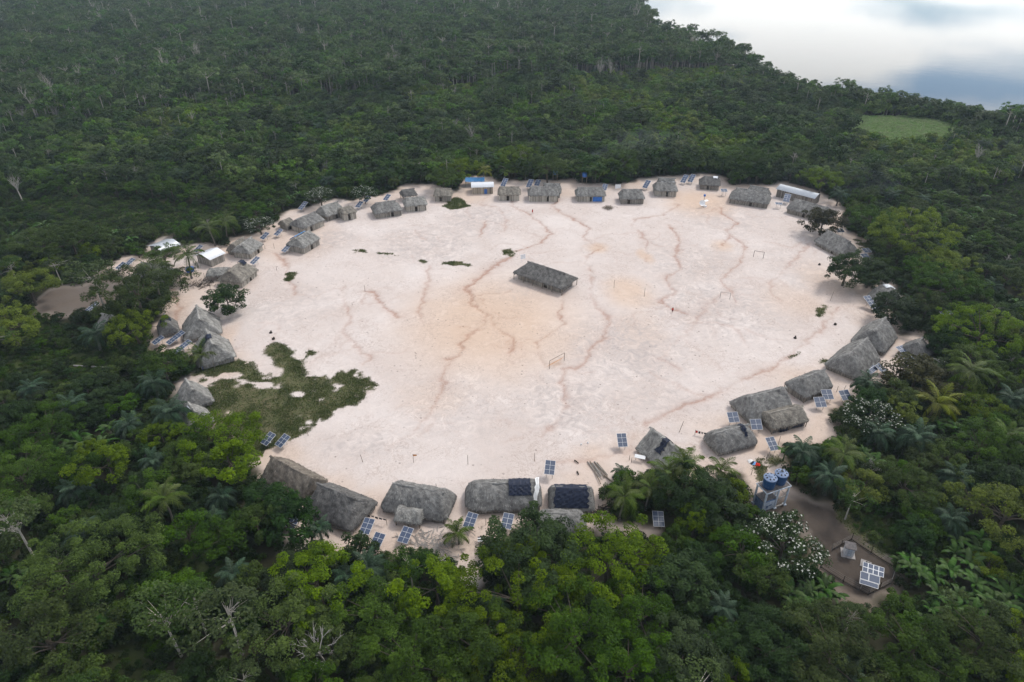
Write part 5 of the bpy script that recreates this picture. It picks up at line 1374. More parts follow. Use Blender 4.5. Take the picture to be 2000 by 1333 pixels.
# ------------------------------------------------------------------ vegetation meshes
def crown_arrays(seed, Rc, q, base, rc=1.1, leaf=0.36, per=70, dens=2.6, lobes=5, lobe_amp=0.28, zmin=-0.25, inner=0.2, flat=0.75, topflower=0.0):
    """leaf clumps spread through an uneven dome: returns verts, quads, tone, clump centres, flower flag"""
    rg = np.random.RandomState(seed)
    n = int(0.9 * dens * Rc * Rc / (rc * rc)) + 6
    d = rg.randn(n * 4, 3); d /= np.linalg.norm(d, axis=1, keepdims=True)
    d = d[d[:, 2] > zmin][:n]; n = len(d)
    ld = rg.randn(lobes, 3); ld[:, 2] = np.abs(ld[:, 2]) * 0.6; ld /= np.linalg.norm(ld, axis=1, keepdims=True)
    lob = np.max(np.clip(d @ ld.T, 0, 1) ** 3, axis=1)
    rad = Rc * (0.88 - lobe_amp * 0.4 + lobe_amp * 1.3 * lob + 0.10 * rg.randn(n))
    inn = rg.rand(n) < inner
    rad = np.where(inn, rad * rg.uniform(0.4, 0.8, n), rad)
    C = d * rad[:, None]; C[:, 2] *= q
    C[:, 2] += base
    cr = rc * rg.uniform(0.65, 1.25, n)
    ctone = np.clip(rg.normal(0.5, 0.2, n), 0, 1)
    m = n * per
    ci = np.repeat(np.arange(n), per)
    e = rg.randn(m, 3); e /= np.linalg.norm(e, axis=1, keepdims=True)
    flip = (e[:, 2] < -0.25) & (rg.rand(m) < 0.8); e[flip, 2] *= -1
    rr = rg.uniform(0.62, 1.05, m)
    P = C[ci] + e * (cr[ci] * rr)[:, None] * np.array([1, 1, flat])
    N = e * 0.8 + np.array([0, 0, 0.8]) + rg.randn(m, 3) * 0.4
    N /= np.linalg.norm(N, axis=1, keepdims=True)
    A = np.cross(N, rg.randn(m, 3)); A /= np.linalg.norm(A, axis=1, keepdims=True) + 1e-9
    B = np.cross(N, A)
    sl = leaf * rg.uniform(0.6, 1.3, m)[:, None]
    V = np.stack([P - A * sl * 0.62, P - B * sl * 0.36, P + A * sl * 0.62 - N * sl * 0.15, P + B * sl * 0.36], 1).reshape(-1, 3)
    F = np.arange(m * 4).reshape(m, 4)
    tone = np.clip(ctone[ci] * 0.6 + 0.2 + rg.normal(0, 0.16, m), 0, 1)
    fl = np.zeros(m, int)
    if topflower > 0:
        fl = ((e[:, 2] > 0.2) & (rg.rand(m) < topflower) & (d[ci, 2] > 0.0)).astype(int)
    return V, F, np.repeat(tone, 4), C, fl
def trunk_mb(seed, H, base, C, r0, nl=9, lean=0.5, fork=0.45):
    rg = random.Random(seed); mb = MB()
    tx, ty = rg.uniform(-lean, lean), rg.uniform(-lean, lean)
    fz = base * fork + 0.3
    top = (tx, ty, base + (H - base) * 0.35)
    mb.tube([(0, 0, -0.4), (tx * 0.2, ty * 0.2, fz * 0.5), (tx * 0.5, ty * 0.5, fz), (tx * 0.8, ty * 0.8, base), top], [r0 * 1.3, r0, r0 * 0.85, r0 * 0.6, r0 * 0.25], 7)
    idx = list(range(len(C))); rg.shuffle(idx)
    for k in idx[:nl]:
        c = C[k]; s = rg.uniform(0.5, 1.0)
        st = (tx * 0.6 * s, ty * 0.6 * s, fz + (base - fz) * s)
        mid = (st[0] * 0.5 + c[0] * 0.5, st[1] * 0.5 + c[1] * 0.5, st[2] * 0.45 + c[2] * 0.55 - 0.1)
        mb.tube([st, mid, (c[0] * 0.92, c[1] * 0.92, c[2] - 0.45)], [r0 * 0.38, r0 * 0.22, r0 * 0.08], 5, cap=False)
    return mb
PROTO = {}       # species -> list of dict(crown, trunk, joined, R, H)
def add_proto(sp, seed, Rc, H, q, leafm, barkm, **kw):
    tk = {k: kw.pop(k) for k in ('nl', 'lean', 'fork', 'r0') if k in kw}
    base = H - Rc * q * 0.98
    V, F, T, C, fl = crown_arrays(seed, Rc, q, base, **kw)
    mats = [M[leafm]] + ([M['flower']] if kw.get('topflower') else [])
    crown = make_mesh('crown', V, F, mats, T, fl)
    tmb = trunk_mb(seed, H, base, C, tk.get('r0', 0.06 + Rc * 0.045), tk.get('nl', 9), tk.get('lean', 0.5), tk.get('fork', 0.45))
    trunk = tmb.build('trunk', M[barkm])
    b = len(V)
    JF = [tuple(f) for f in F.tolist()] + [tuple(b + i for i in f) for f in tmb.F]
    joined = make_mesh('tree', np.concatenate([V, np.array(tmb.V)]), JF, mats + [M[barkm]], list(T) + tmb.T, list(fl) + [len(mats)] * len(tmb.F))
    PROTO.setdefault(sp, []).append(dict(crown=crown, trunk=trunk, joined=joined, R=Rc, H=H))
for s in range(2):
    add_proto('dark', 10 + s, 4.0, 7.3, 0.85, 'leaf_dark', 'bark', per=110, rc=1.0, leaf=0.34, zmin=-0.6, dens=4.2, nl=5)
    add_proto('yellow', 20 + s, 4.0, 7.8, 0.68, 'leaf_yellow', 'bark', leaf=0.31, per=120, rc=0.95, dens=2.0, lobe_amp=0.4, inner=0.12)
    add_proto('mid', 30 + s, 3.8, 7.8, 0.75, 'leaf_mid', 'bark', leaf=0.31, per=110, rc=1.0, lobe_amp=0.36, dens=2.3)
    add_proto('small', 40 + s, 2.3, 4.6, 0.85, 'leaf_mid', 'bark', per=70, rc=0.75, leaf=0.3)
    add_proto('smalldark', 44 + s, 2.4, 4.4, 0.9, 'leaf_dark', 'bark', per=70, rc=0.75, leaf=0.3)
    add_proto('pale', 50 + s, 3.8, 9.6, 0.5, 'leaf_pale', 'bark_pale', per=46, rc=1.0, dens=1.7, lobe_amp=0.45, inner=0.05, nl=14, fork=0.35, r0=0.17, leaf=0.34)
add_proto('dark', 12, 6.8, 10.5, 0.72, 'leaf_dark', 'bark', per=125, rc=1.2, leaf=0.34, zmin=-0.55, dens=3.8, nl=5)
add_proto('yellow', 22, 6.2, 9.5, 0.62, 'leaf_yellow', 'bark', per=135, rc=1.15, dens=2.2, lobe_amp=0.42, inner=0.12, leaf=0.31, lobes=8)
add_proto('mid', 32, 6.2, 9.8, 0.66, 'leaf_mid', 'bark', per=125, rc=1.15, dens=2.4, lobe_amp=0.4, leaf=0.31, lobes=8)
add_proto('dark', 13, 9.5, 12.0, 0.62, 'leaf_dark', 'bark', per=130, rc=1.35, leaf=0.33, zmin=-0.5, lobes=9, dens=3.4, nl=6)
add_proto('yellow', 23, 9.5, 12.0, 0.55, 'leaf_yellow', 'bark', per=140, rc=1.3, dens=2.2, lobe_amp=0.42, inner=0.12, leaf=0.33, lobes=12, nl=6)
add_proto('mid', 33, 9.5, 12.5, 0.58, 'leaf_mid', 'bark', per=130, rc=1.3, dens=2.9, lobe_amp=0.4, leaf=0.33, lobes=12, nl=6)
add_proto('flower', 60, 4.6, 7.0, 0.7, 'leaf_dark', 'bark', per=75, rc=0.95, topflower=0.19, leaf=0.28)
add_proto('red', 65, 4.4, 6.6, 0.7, 'leaf_red', 'bark', per=100, rc=1.0, dens=3.8, zmin=-0.5, nl=5)
# low-detail trees for the far forest
for s in range(4):
    add_proto('scrub', 70 + s, 2.7, 5.6, 0.85, 'leaf_scrub', 'bark', per=34, rc=0.95, leaf=0.55, dens=1.7, nl=3)
    add_proto('tall', 80 + s, 4.6, 15.0 + s, 0.62, 'leaf_tall', 'bark_pale', per=34, rc=1.5, leaf=0.85, dens=1.9, lobe_amp=0.45, nl=5, fork=0.6, r0=0.22)
for s in range(2):
    add_proto('scrubdark', 74 + s, 3.4, 6.8, 0.8, 'leaf_scrub_dark', 'bark', per=36, rc=1.05, leaf=0.55, dens=1.9, nl=3)
    add_proto('scrubyellow', 76 + s, 2.8, 5.6, 0.8, 'leaf_scrub_yellow', 'bark', per=34, rc=0.95, leaf=0.55, dens=1.7, nl=3, lobe_amp=0.4)
add_proto('emergent', 90, 6.5, 21.0, 0.5, 'leaf_tall', 'bark_pale', per=36, rc=1.7, leaf=0.8, dens=1.7, lobe_amp=0.5, nl=8, fork=0.7, r0=0.35)
add_proto('tallpale', 92, 4.2, 16.0, 0.55, 'leaf_pale', 'bark_pale', per=26, rc=1.3, leaf=0.7, dens=1.4, lobe_amp=0.5, nl=12, fork=0.5, r0=0.26)
for s in range(3):
    add_proto('bush', 100 + s, 1.5, 1.9, 0.8, 'leaf_bush', 'bark', per=30, rc=0.6, leaf=0.32, nl=3, r0=0.05, zmin=-0.05)
    add_proto('brightbush', 104 + s, 1.3, 1.5, 0.8, 'leaf_mid', 'bark', per=30, rc=0.55, leaf=0.3, nl=3, r0=0.05, zmin=-0.05)
    add_proto('tuft', 108 + s, 1.8, 1.2, 0.5, 'meadow', 'bark', per=28, rc=0.6, leaf=0.5, nl=2, r0=0.03, zmin=0.0)

# palms
def frond_mesh(name, L, n, ll, mat, arch, droop, seed, width=0.034, tonec=0.5):
    rg = np.random.RandomState(seed)
    s = np.linspace(0, 1, n)
    ang = arch[0] + (arch[1] - arch[0]) * s ** 1.2
    dx = np.cos(ang) * L / n; dz = np.sin(ang) * L / n
    X = np.cumsum(dx); Z = np.cumsum(dz)
    V = []; F = []; T = []
    def quad(a, b, c, d, t):
        k = len(V); V.extend([a, b, c, d]); T.extend([t] * 4); F.append((k, k + 1, k + 2, k + 3))
    for i in range(n - 1):
        w = 0.05 * (1 - s[i]) + 0.012
        quad((X[i], -w, Z[i]), (X[i + 1], -w, Z[i + 1]), (X[i + 1], w, Z[i + 1]), (X[i], w, Z[i]), 0.8)
        if s[i] < 0.12: continue
        l = ll * math.sin(math.pi * (0.15 + 0.8 * s[i])) * rg.uniform(0.85, 1.1)
        for sd in (-1, 1):
            fw = 0.55 + 0.3 * s[i] + rg.normal(0, 0.1)
            dr = droop * rg.uniform(0.6, 1.3)
            tip = (X[i] + math.cos(ang[i]) * l * fw, sd * l * 0.8, Z[i] + math.sin(ang[i]) * l * fw - l * dr)
            mid = (X[i] + math.cos(ang[i]) * l * fw * 0.5, sd * l * 0.48, Z[i] + math.sin(ang[i]) * l * fw * 0.5 - l * dr * 0.25)
            t = float(np.clip(tonec + rg.normal(0, 0.2), 0, 1))
            ux = width * (1.4)
            quad((X[i] - ux, 0, Z[i]), (X[i] + ux, 0, Z[i]), (mid[0] + ux, mid[1], mid[2]), (mid[0] - ux, mid[1], mid[2]), t)
            k = len(V); V.extend([(mid[0] - ux, mid[1], mid[2]), (mid[0] + ux, mid[1], mid[2]), tip]); T.extend([t] * 3); F.append((k, k + 1, k + 2))
    return make_mesh(name, V, F, mat, T)
def palm_trunk(seed, H, r0, lean):
    rg = random.Random(seed); mb = MB(); n = 7
    mb.tube([(lean * (i / n) ** 2, 0.1 * math.sin(i), -0.4 + (H + 0.4) * i / n) for i in range(n + 1)], [r0 * (1.5 - 0.5 * min(1, i / 2)) * (1 - 0.25 * i / n) for i in range(n + 1)], 8)
    return mb.build('trunk', M['bark_palm'])
FR = {'coco': [frond_mesh('frond', 3.6, 26, 0.95, M['leaf_coco'], (R(a), R(b)), 0.45, 5 + i) for i, (a, b) in enumerate(((75, 10), (45, -40), (15, -75)))],
      'cocoy': [frond_mesh('frond', 3.6, 26, 0.95, M['leaf_coco_yellow'], (R(a), R(b)), 0.45, 15 + i) for i, (a, b) in enumerate(((75, 10), (45, -40), (15, -75)))],
      'bushy': [frond_mesh('frond', 3.3, 30, 0.85, M['leaf_palm'], (R(a), R(b)), 0.75, 25 + i, 0.035) for i, (a, b) in enumerate(((78, -10), (50, -65), (20, -88)))]}
def banana_leaf(seed, L, Wd):
    rg = np.random.RandomState(seed); n = 12
    V = []; T = []; F = []
    x = z = 0.0
    a0, a1 = rg.uniform(0.9, 1.35), rg.uniform(-1.0, -0.1)
    for i in range(n + 1):
        s = i / n; a = a0 + (a1 - a0) * s ** 1.3
        x += math.cos(a) * L / n; z += math.sin(a) * L / n
        w = Wd * (0.06 if s < 0.12 else math.sin(math.pi * min(1, 0.12 + 0.86 * s)) ** 0.6) * rg.uniform(0.82, 1.08)
        t = 0.5 + rg.normal(0, 0.12)
        V += [(x, -w, z - 0.18 * w + rg.normal(0, .03)), (x, 0, z + 0.10 * w), (x, w, z - 0.18 * w + rg.normal(0, .03))]
        T += [t - 0.1, min(1, t + 0.35), t]
    for i in range(n):
        k = 3 * i
        F += [(k, k + 3, k + 4, k + 1), (k + 1, k + 4, k + 5, k + 2)]
    return make_mesh('leaf', V, F, M['leaf_banana'], T)
BL = [banana_leaf(200 + i, 2.9, 0.42) for i in range(6)]
def palm_joined(kind, H, nf, seed):
    """single-mesh far palm for the distant woods"""
    rg = random.Random(seed); Vs = []; Fs = []; Ts = []; Ms = []
    def app(me, mat4, mi):
        n = len(me.vertices); co = np.empty(n * 3, np.float32); me.vertices.foreach_get('co', co); co = co.reshape(-1, 3)
        R3 = np.array(mat4)[:3, :3]; tr = np.array(mat4)[:3, 3]
        b = sum(len(v) for v in Vs)
        Vs.append(co @ R3.T + tr)
        t = np.empty(n, np.float32); me.attributes['tone'].data.foreach_get('value', t); Ts.append(t)
        for p in me.polygons: Fs.append(tuple(b + i for i in p.vertices)); Ms.append(mi)
    tm = palm_trunk(seed, H, 0.16, 0.4); app(tm, Matrix.Identity(4), 1)
    for k in range(nf):
        app(FR[kind][k % 3], Matrix.Translation((0.4, 0, H)) @ Matrix.Rotation(k * 2.4 + rg.uniform(-.2, .2), 4, 'Z'), 0)
    return make_mesh('palm', np.concatenate(Vs), Fs, [M['leaf_palm' if kind == 'bushy' else 'leaf_coco'], M['bark_palm']], np.concatenate(Ts), Ms)

# ------------------------------------------------------------------ placing the vegetation
rnd = np.random.RandomState(77)
TREES = []       # dict(x,y,sp,pi,s,rz,r,h)
def mk(x, y, sp, pi, s, rz=None, sz=1.0):
    p = PROTO[sp][pi]
    return dict(x=x, y=y, sp=sp, pi=pi, s=s, sz=sz, rz=rnd.uniform(0, 6.28) if rz is None else rz, r=p['R'] * s, h=p['H'] * s * sz)
def hand(cx, cy, rpx, sp, pi=None, hs=1.0):
    """tree whose crown centre shows at photo pixel (cx,cy) with radius rpx"""
    pr = PROTO[sp]
    for it in range(3):
        zc_ = 5.0 if it == 0 else h * 0.62
        q = G(cx, cy, zc_); r_ = rpx / scale_at(q[0], q[1], zc_)
        if pi is None: k = min(range(len(pr)), key=lambda i: abs(pr[i]['R'] - r_) + 0.01 * ((i * 7 + int(cx)) % 3))
        else: k = pi
        s = r_ / pr[k]['R']; h = pr[k]['H'] * s * hs
    t_ = mk(q[0], q[1], sp, k, s, sz=hs); t_['hand'] = True
    return t_
HAND = [(443,585,34,'dark',0.85),(265,572,72,'mid',1),(262,640,42,'yellow',1),(318,712,36,'mid',1),(395,745,0,None,1),
 (430,850,62,'yellow',1),(372,890,40,'mid',.9),(450,905,50,'yellow',.9),(1655,523,42,'dark',1),(1702,530,38,'dark',1.0),(1608,432,36,'red',.9),
 (1750,602,38,'dark',.9),(1915,650,64,'yellow',1),(1788,455,62,'yellow',1),(1850,520,40,'yellow',.9),(1350,955,64,'dark',1),(1046,1068,92,'dark',1),(1190,1095,82,'yellow',1),
 (1445,1075,48,'mid',1),(1400,985,55,'dark',.8),(1530,1068,66,'flower',1),(1700,815,48,'flower',.9),(626,383,24,'flower',1),(507,440,26,'flower',.8),(712,378,22,'flower',1),
 (1960,1005,75,'yellow',1),(1010,1165,100,'yellow',1),(850,1150,62,'yellow',.9),(620,1140,75,'yellow',1),(1120,1240,90,'mid',1),(930,1260,80,'mid',1),(730,1200,70,'mid',.9),
 (180,1110,105,'mid',1),(100,1250,95,'mid',1),(330,1225,62,'pale',1),(450,1215,70,'pale',1),(385,1190,50,'pale',1.1),(370,1050,46,'mid',1),(40,1040,60,'pale',1.1),(1620,1280,85,'mid',.9),(1780,1270,80,'mid',.9),(1920,1250,80,'mid',.9),
 (1500,1270,80,'dark',.9),(1330,1290,80,'dark',.9),(1250,1200,70,'mid',.9),(1330,1130,60,'dark',.9),(1230,1310,80,'mid',.9),(40,930,60,'mid',1),(120,700,0,None,1),(90,840,60,'mid',.8),(210,910,50,'yellow',.9),
 (55,560,45,'yellow',1),(20,640,50,'yellow',.9),(85,480,45,'mid',1),(140,470,50,'mid',1),(190,560,45,'pale',.9),(60,560,30,'mid',.8),(320,500,32,'mid',.8),(350,540,26,'mid',.7),
 (1605,352,32,'yellow',1),(1660,350,28,'mid',1),(1700,430,36,'mid',.9),(1740,480,36,'mid',.9),(1850,560,55,'mid',1),(1470,320,34,'mid',1),(1440,310,30,'mid',1),(1900,780,45,'yellow',.9),(1920,870,55,'mid',1),(1980,890,50,'mid',1),
 (865,350,28,'mid',1),(900,330,30,'yellow',1),(1070,330,34,'mid',1),(1010,310,34,'yellow',1),(1215,320,34,'mid',1),(1560,300,30,'mid',1),(1690,950,40,'yellow',.8),(1770,950,55,'mid',.9),(1860,720,0,None,1),
 (560,1010,50,'smalldark',1.2),(525,980,45,'dark',.9),(600,1095,45,'dark',.8),(700,1080,35,'smalldark',1),(875,1110,30,'smalldark',1),(1745,690,0,None,1),(1790,735,55,'red',.9),(1860,640,0,None,1),(1000,1285,70,'yellow',.9),(560,1220,80,'mid',1),(800,1290,80,'mid',.9),(270,1180,40,'small',1)]
for (cx, cy, rp, sp, hs) in HAND:
    if sp: TREES.append(hand(cx, cy, rp, sp, None, hs))

PALMS = []       # (kind, x, y, trunk height, scale, nf)
def palm_at(kind, px, py, rpx, H=None):
    zc_ = 4.0
    for _ in range(2):
        q = G(px, py, zc_); s = rpx / scale_at(q[0], q[1], zc_) / 3.2
        hh = H if H else (3.2 if kind == 'bushy' else 4.6)
        zc_ = hh * s + 0.3
    PALMS.append((kind, q[0], q[1], hh, s))
for a in (('coco',298,528,40),('coco',362,497,34),('coco',1216,968,44),('coco',1268,952,40),('coco',1410,912,36),('coco',896,1043,34,2.4),('coco',322,975,48,6),('coco',1905,720,50),('cocoy',1826,785,46,3),('coco',1645,886,44),
          ('cocoy',944,332,18),('coco',1345,908,46,5.5),('coco',1305,915,40,5),('coco',395,690,32,2.5),('coco',1960,850,40),('coco',410,440,28),('coco',436,432,26),
          ('bushy',300,748,40),('bushy',330,805,46),('bushy',138,792,40),('bushy',186,655,36),('bushy',432,970,36),('bushy',146,955,42),('bushy',163,1045,44),('bushy',455,1122,42),('bushy',300,900,36),('bushy',624,1030,32,4.6),
          ('bushy',1569,882,42),('bushy',1622,932,44),('bushy',1695,748,34),('bushy',1716,843,40),('bushy',1790,852,48),('bushy',1412,1188,42),('bushy',720,1112,48),('bushy',680,1125,40),('bushy',1866,930,42),('bushy',1855,1015,44),('bushy',1975,780,38),
          ('bushy',1840,480,20),('bushy',682,332,18),('bushy',640,352,20),('bushy',1200,303,16),('bushy',1243,318,18),('bushy',1165,310,16),('bushy',1805,388,18),('bushy',1745,380,20),('bushy',1780,590,22),('bushy',1215,925,28,2.0),('bushy',590,345,18),('bushy',1640,380,22),
          ('bushy',60,760,34),('bushy',250,830,34),('bushy',1245,300,16),('bushy',960,1190,40),('bushy',1660,1320,44),('bushy',420,1010,30),('bushy',1940,560,26)):
    palm_at(*a)
BANANAS = []     # x,y,scale
def ban(px, py, n, spread, s0=1.0):
    for k in range(n):
        q = G(px + rnd.uniform(-spread, spread), py + rnd.uniform(-spread, spread) * 0.55, 2.0)
        if in_poly(*[np.array([v]) for v in PX(q[0], q[1], 3.0)], CLEAR)[0] or in_poly(*[np.array([v]) for v in PX(q[0], q[1], 0.0)], CLEAR)[0]: continue
        BANANAS.append((q[0], q[1], s0 * rnd.uniform(0.8, 1.2)))
for a in ((190,850,7,50),(1870,830,8,50),(1930,800,5,40),(1790,1110,7,40),(1860,1140,9,60),(1930,1180,8,55),(1820,1190,6,40),(1540,1180,5,36),(1600,1170,4,30),(290,1070,3,14),(215,1225,3,18),(570,395,7,40),(630,350,4,20),(1870,400,10,60),(1930,440,10,60),
          (1960,700,5,30),(1900,1060,6,50),(1985,600,4,20),(1340,340,3,10),(690,420,0,10),(60,900,3,30),(20,470,3,20),(90,455,3,25),(1530,890,2,10),(1270,330,4,22),(240,470,4,30),(30,1130,3,20),(1680,900,4,30),(1800,990,4,40),(230,830,5,40),(130,880,4,40)):
    ban(*a)

# natural growth, denser classes first
SOL_PX = [(o.location.x, o.location.y, 1.6) for o in bpy.data.objects if o.name.startswith('solar_array')]
sol_xy = np.array([(a, b) for a, b, c_ in SOL_PX]); sol_px = np.array(PX(sol_xy[:, 0], sol_xy[:, 1], 1.6)).T
pm_xy = np.array([(p[1], p[2]) for p in PALMS] + [(b[0], b[1]) for b in BANANAS]); pm_px = np.array(PX(pm_xy[:, 0], pm_xy[:, 1], 3.2)).T
FOOTA = np.array([f[:5] for f in FOOT])
def foot_hit(x, y, m):
    dx, dy = x - FOOTA[:, 0], y - FOOTA[:, 1]
    c_, s_ = np.cos(FOOTA[:, 4]), np.sin(FOOTA[:, 4])
    return bool(np.any((np.abs(dx * c_ + dy * s_) < FOOTA[:, 2] + m) & (np.abs(-dx * s_ + dy * c_) < FOOTA[:, 3] + m)))
def ok_tree(x, y, r_, h):
    a = np.array([0, 0, -r_, r_, -r_ * .7, r_ * .7, 0, 0.0]); z = np.array([0, h * .65, h * .65, h * .65, h * .9, h * .9, h, h * .3])
    px, py = PX(x + a, np.full(8, y), z)
    if in_poly(px, py, CLEAR).any() or in_poly(px[:2], py[:2], DIRT_LEFT).any(): return False
    if h > 2.5:
        for p in LOW_PX:
            if in_poly(px[:1], py[:1], p).any(): return False
    if foot_hit(x, y, 0.6 + 0.25 * r_): return False
    near_ = sol_xy[:, 1] > y - 1
    cx, cy = PX(x, y, h * 0.6); sc = scale_at(x, y, h * 0.6)
    d = np.hypot(sol_px[:, 0] - cx, (sol_px[:, 1] - cy) / 0.9)
    if np.any(near_ & (d < r_ * sc + 8)): return False
    d = np.hypot(pm_px[:, 0] - cx, pm_px[:, 1] - cy)
    if np.any((pm_xy[:, 1] > y) & (d < r_ * sc * 0.95)): return False
    return True
# hash grid of placed crowns
CELL = 6.0; GRID = {}
def put_grid(x, y, r_): GRID.setdefault((int(x // CELL), int(y // CELL)), []).append((x, y, r_))
def crowded(x, y, r_, f):
    i, j = int(x // CELL), int(y // CELL)
    for a in range(i - 2, i + 3):
        for b in range(j - 2, j + 3):
            for (u, v, w) in GRID.get((a, b), ()):
                if (u - x) ** 2 + (v - y) ** 2 < (f * (r_ + w)) ** 2: return True
    return False
for t_ in TREES: put_grid(t_['x'], t_['y'], t_['r'] * 0.9)
for (k, x, y, H, s) in PALMS: put_grid(x, y, 2.2 * s)
for (x, y, s) in BANANAS: put_grid(x, y, 1.3 * s)
def frustum(x, y, mx=26):
    return abs(x) < (y * 0.845 + 52) * 0.80 + mx
NEAR_Y = 262.0
cand = []
for gx in np.arange(-290, 290, 3.3):
    for gy in np.arange(30, NEAR_Y + 40, 3.3):
        cand.append((gx + rnd.uniform(-1.6, 1.6), gy + rnd.uniform(-1.6, 1.6)))
rnd.shuffle(cand)
for (x, y) in cand:
    if not frustum(x, y) or river_sd(np.array([x]), np.array([y]))[0] < 8: continue
    n1 = float(vnoise(x * 0.045 + 3, y * 0.045)); u = rnd.rand()
    if y > 200 and u < 0.75: sp = 'small' if n1 > 0.4 else 'mid'
    elif u < 0.30: sp = 'dark'
    elif u < 0.62: sp = 'mid'
    elif u < 0.74: sp = 'yellow'
    elif u < 0.82: sp = 'pale'
    elif u < 0.92: sp = 'small'
    else: sp = 'smalldark'
    if n1 < 0.3 and sp in ('mid', 'dark'): sp = 'smalldark' if rnd.rand() < .5 else 'small'
    pi = rnd.randint(0, 2); s = rnd.uniform(0.62, 1.12)
    for att in range(4):
        t_ = mk(x, y, sp, pi, s, sz=rnd.uniform(0.85, 1.15))
        if ok_tree(x, y, t_['r'], t_['h']): break
        if att == 0: s *= 0.75
        else: sp = 'smalldark' if rnd.rand() < 0.5 else 'small'; s = (0.9, 0.6, 0.42)[att - 1]
    else: continue
    if crowded(x, y, t_['r'], 0.68): continue
    TREES.append(t_); put_grid(x, y, t_['r'])
for t_ in TREES: t_['px'] = t_['r'] * scale_at(t_['x'], t_['y'], t_['h'] * .6)
def visible(t_):
    a, b = PX(t_['x'], t_['y'], t_['h'] * .6)
    return -t_['px'] < a < 2000 + t_['px'] and -t_['px'] < b < 1333 + t_['px']
order = sorted(range(len(TREES)), key=lambda i: -(TREES[i]['px'] * (2.0 if TREES[i].get('hand') else 1.0) * (1 if visible(TREES[i]) else 0.01)))
SOLO = set(order[:300])

# labels ------------------------------------------------------
DESC = {'dark': 'dense dark green tree', 'yellow': 'yellow-green leafy tree', 'mid': 'mid-green spreading tree', 'small': 'small bushy green tree', 'smalldark': 'small dark green tree',
        'pale': 'loose-crowned tree with pale trunk', 'flower': 'dark tree covered in white blossom', 'red': 'reddish-brown leafed tree',
        'coco': 'coconut palm with arching green fronds', 'cocoy': 'coconut palm with yellowing fronds', 'bushy': 'bushy blue-green palm', 'banana': 'broad-leaved banana plant', 'dead': 'bare grey dead tree'}
ORD = ['closest', 'second closest', 'third closest', 'fourth closest', 'fifth closest', 'sixth closest', 'seventh closest', 'eighth closest', 'ninth closest', 'tenth closest']
def make_labels(items):
    """items: list of (key, x, y) -> label strings and groups, each told by kind and its rank from a landmark"""
    LM = np.array([(a[1], a[2]) for a in LANDMARKS])
    buckets = {}
    for i, (k, x, y) in enumerate(items):
        d = np.hypot(LM[:, 0] - x, LM[:, 1] - y); j = int(np.argmin(d)); buckets.setdefault((k, j), []).append((float(d[j]), i))
    out = [None] * len(items)
    for (k, j), lst in buckets.items():
        lst.sort()
        for r_, (d, i) in enumerate(lst):
            nm = LANDMARKS[j][0]
            if r_ < len(ORD): out[i] = '%s %s to the %s' % (DESC[k], ORD[r_], nm)
            else: out[i] = '%s deeper in the woods past the %s' % (DESC[k], nm)
    return out
LANDMARKS += [('pump-yard banana garden', *G(1900, 1160)[:2]), ('far banana garden', *G(1900, 420)[:2]), ('scrub banana grove', *G(190, 860)[:2]),
              ('yellow-palm banana grove', *G(1885, 830)[:2]), ('open scrub field', *G(120, 440)[:2]), ('white dead tree', *G(640, 1310)[:2]),
              ('grassy forest path', *G(330, 1180)[:2]), ('pale trunk cluster', *G(420, 1260)[:2]), ('grey leafless shrub', *G(1700, 935)[:2])]
solo = sorted(SOLO)
labs = make_labels([(TREES[i]['sp'], TREES[i]['x'], TREES[i]['y']) for i in solo])
for i, lab in zip(solo, labs):
    t_ = TREES[i]; p = PROTO[t_['sp']][t_['pi']]
    nm = {'flower': 'flowering_tree', 'red': 'red_leafed_tree', 'pale': 'pale_trunked_tree'}.get(t_['sp'], 'broadleaf_tree')
    o = thing(nm, lab, 'tree', (t_['x'], t_['y'], gzs(t_['x'], t_['y'])), t_['rz'], 'trees around the village')
    o.scale = (t_['s'], t_['s'], t_['s'] * t_['sz'])
    obj('trunk', p['trunk'], o); obj('crown', p['crown'], o)
labs = make_labels([(k, x, y) for (k, x, y, H, s) in PALMS])
TRK = {}
for (kind, x, y, H, s), lab in zip(PALMS, labs):
    o = thing('palm_tree', lab, 'palm', (x, y, gzs(x, y)), rnd.uniform(0, 6.28), 'palms around the village'); o.scale = (s, s, s)
    ky = (round(H, 1), kind == 'bushy')
    if ky not in TRK: TRK[ky] = palm_trunk(int(H * 10), H, 0.24 if kind == 'bushy' else 0.16, 0.15 if kind == 'bushy' else 0.5)
    obj('trunk', TRK[ky], o)
    nf = 24 if kind == 'bushy' else 17
    hx = 0.15 if kind == 'bushy' else 0.5
    for k in range(nf):
        lv = 0 if k < nf * 0.22 else (1 if k < nf * 0.6 else 2)
        sc = rnd.uniform(0.85, 1.1)
        obj('frond', FR[kind][lv], o, (hx, 0, H - 0.1), (rnd.uniform(-.15, .15), rnd.uniform(-.12, .12), k * 2.39996 + rnd.uniform(-.2, .2)), sc)
labs = make_labels([('banana', x, y) for (x, y, s) in BANANAS])
mb = MB(); mb.tube([(0, 0, -0.2), (0.03, 0, 0.8), (0.05, 0.02, 1.6)], [0.17, 0.14, 0.10], 7); STEM = mb.build('stem', M['leaf_banana'])
for (x, y, s), lab in zip(BANANAS, labs):
    o = thing('banana_plant', lab, 'banana plant', (x, y, gzs(x, y)), rnd.uniform(0, 6.28), 'banana plants in the gardens'); o.scale = (s, s, s)
    obj('stem', STEM, o)
    for k in range(8):
        obj('leaf', BL[rnd.randint(0, 6)], o, (0.05, 0.02, 1.5), (rnd.uniform(-.2, .2), rnd.uniform(-.35, .3), k * 2.39996 + rnd.uniform(-.3, .3)), rnd.uniform(0.7, 1.15))

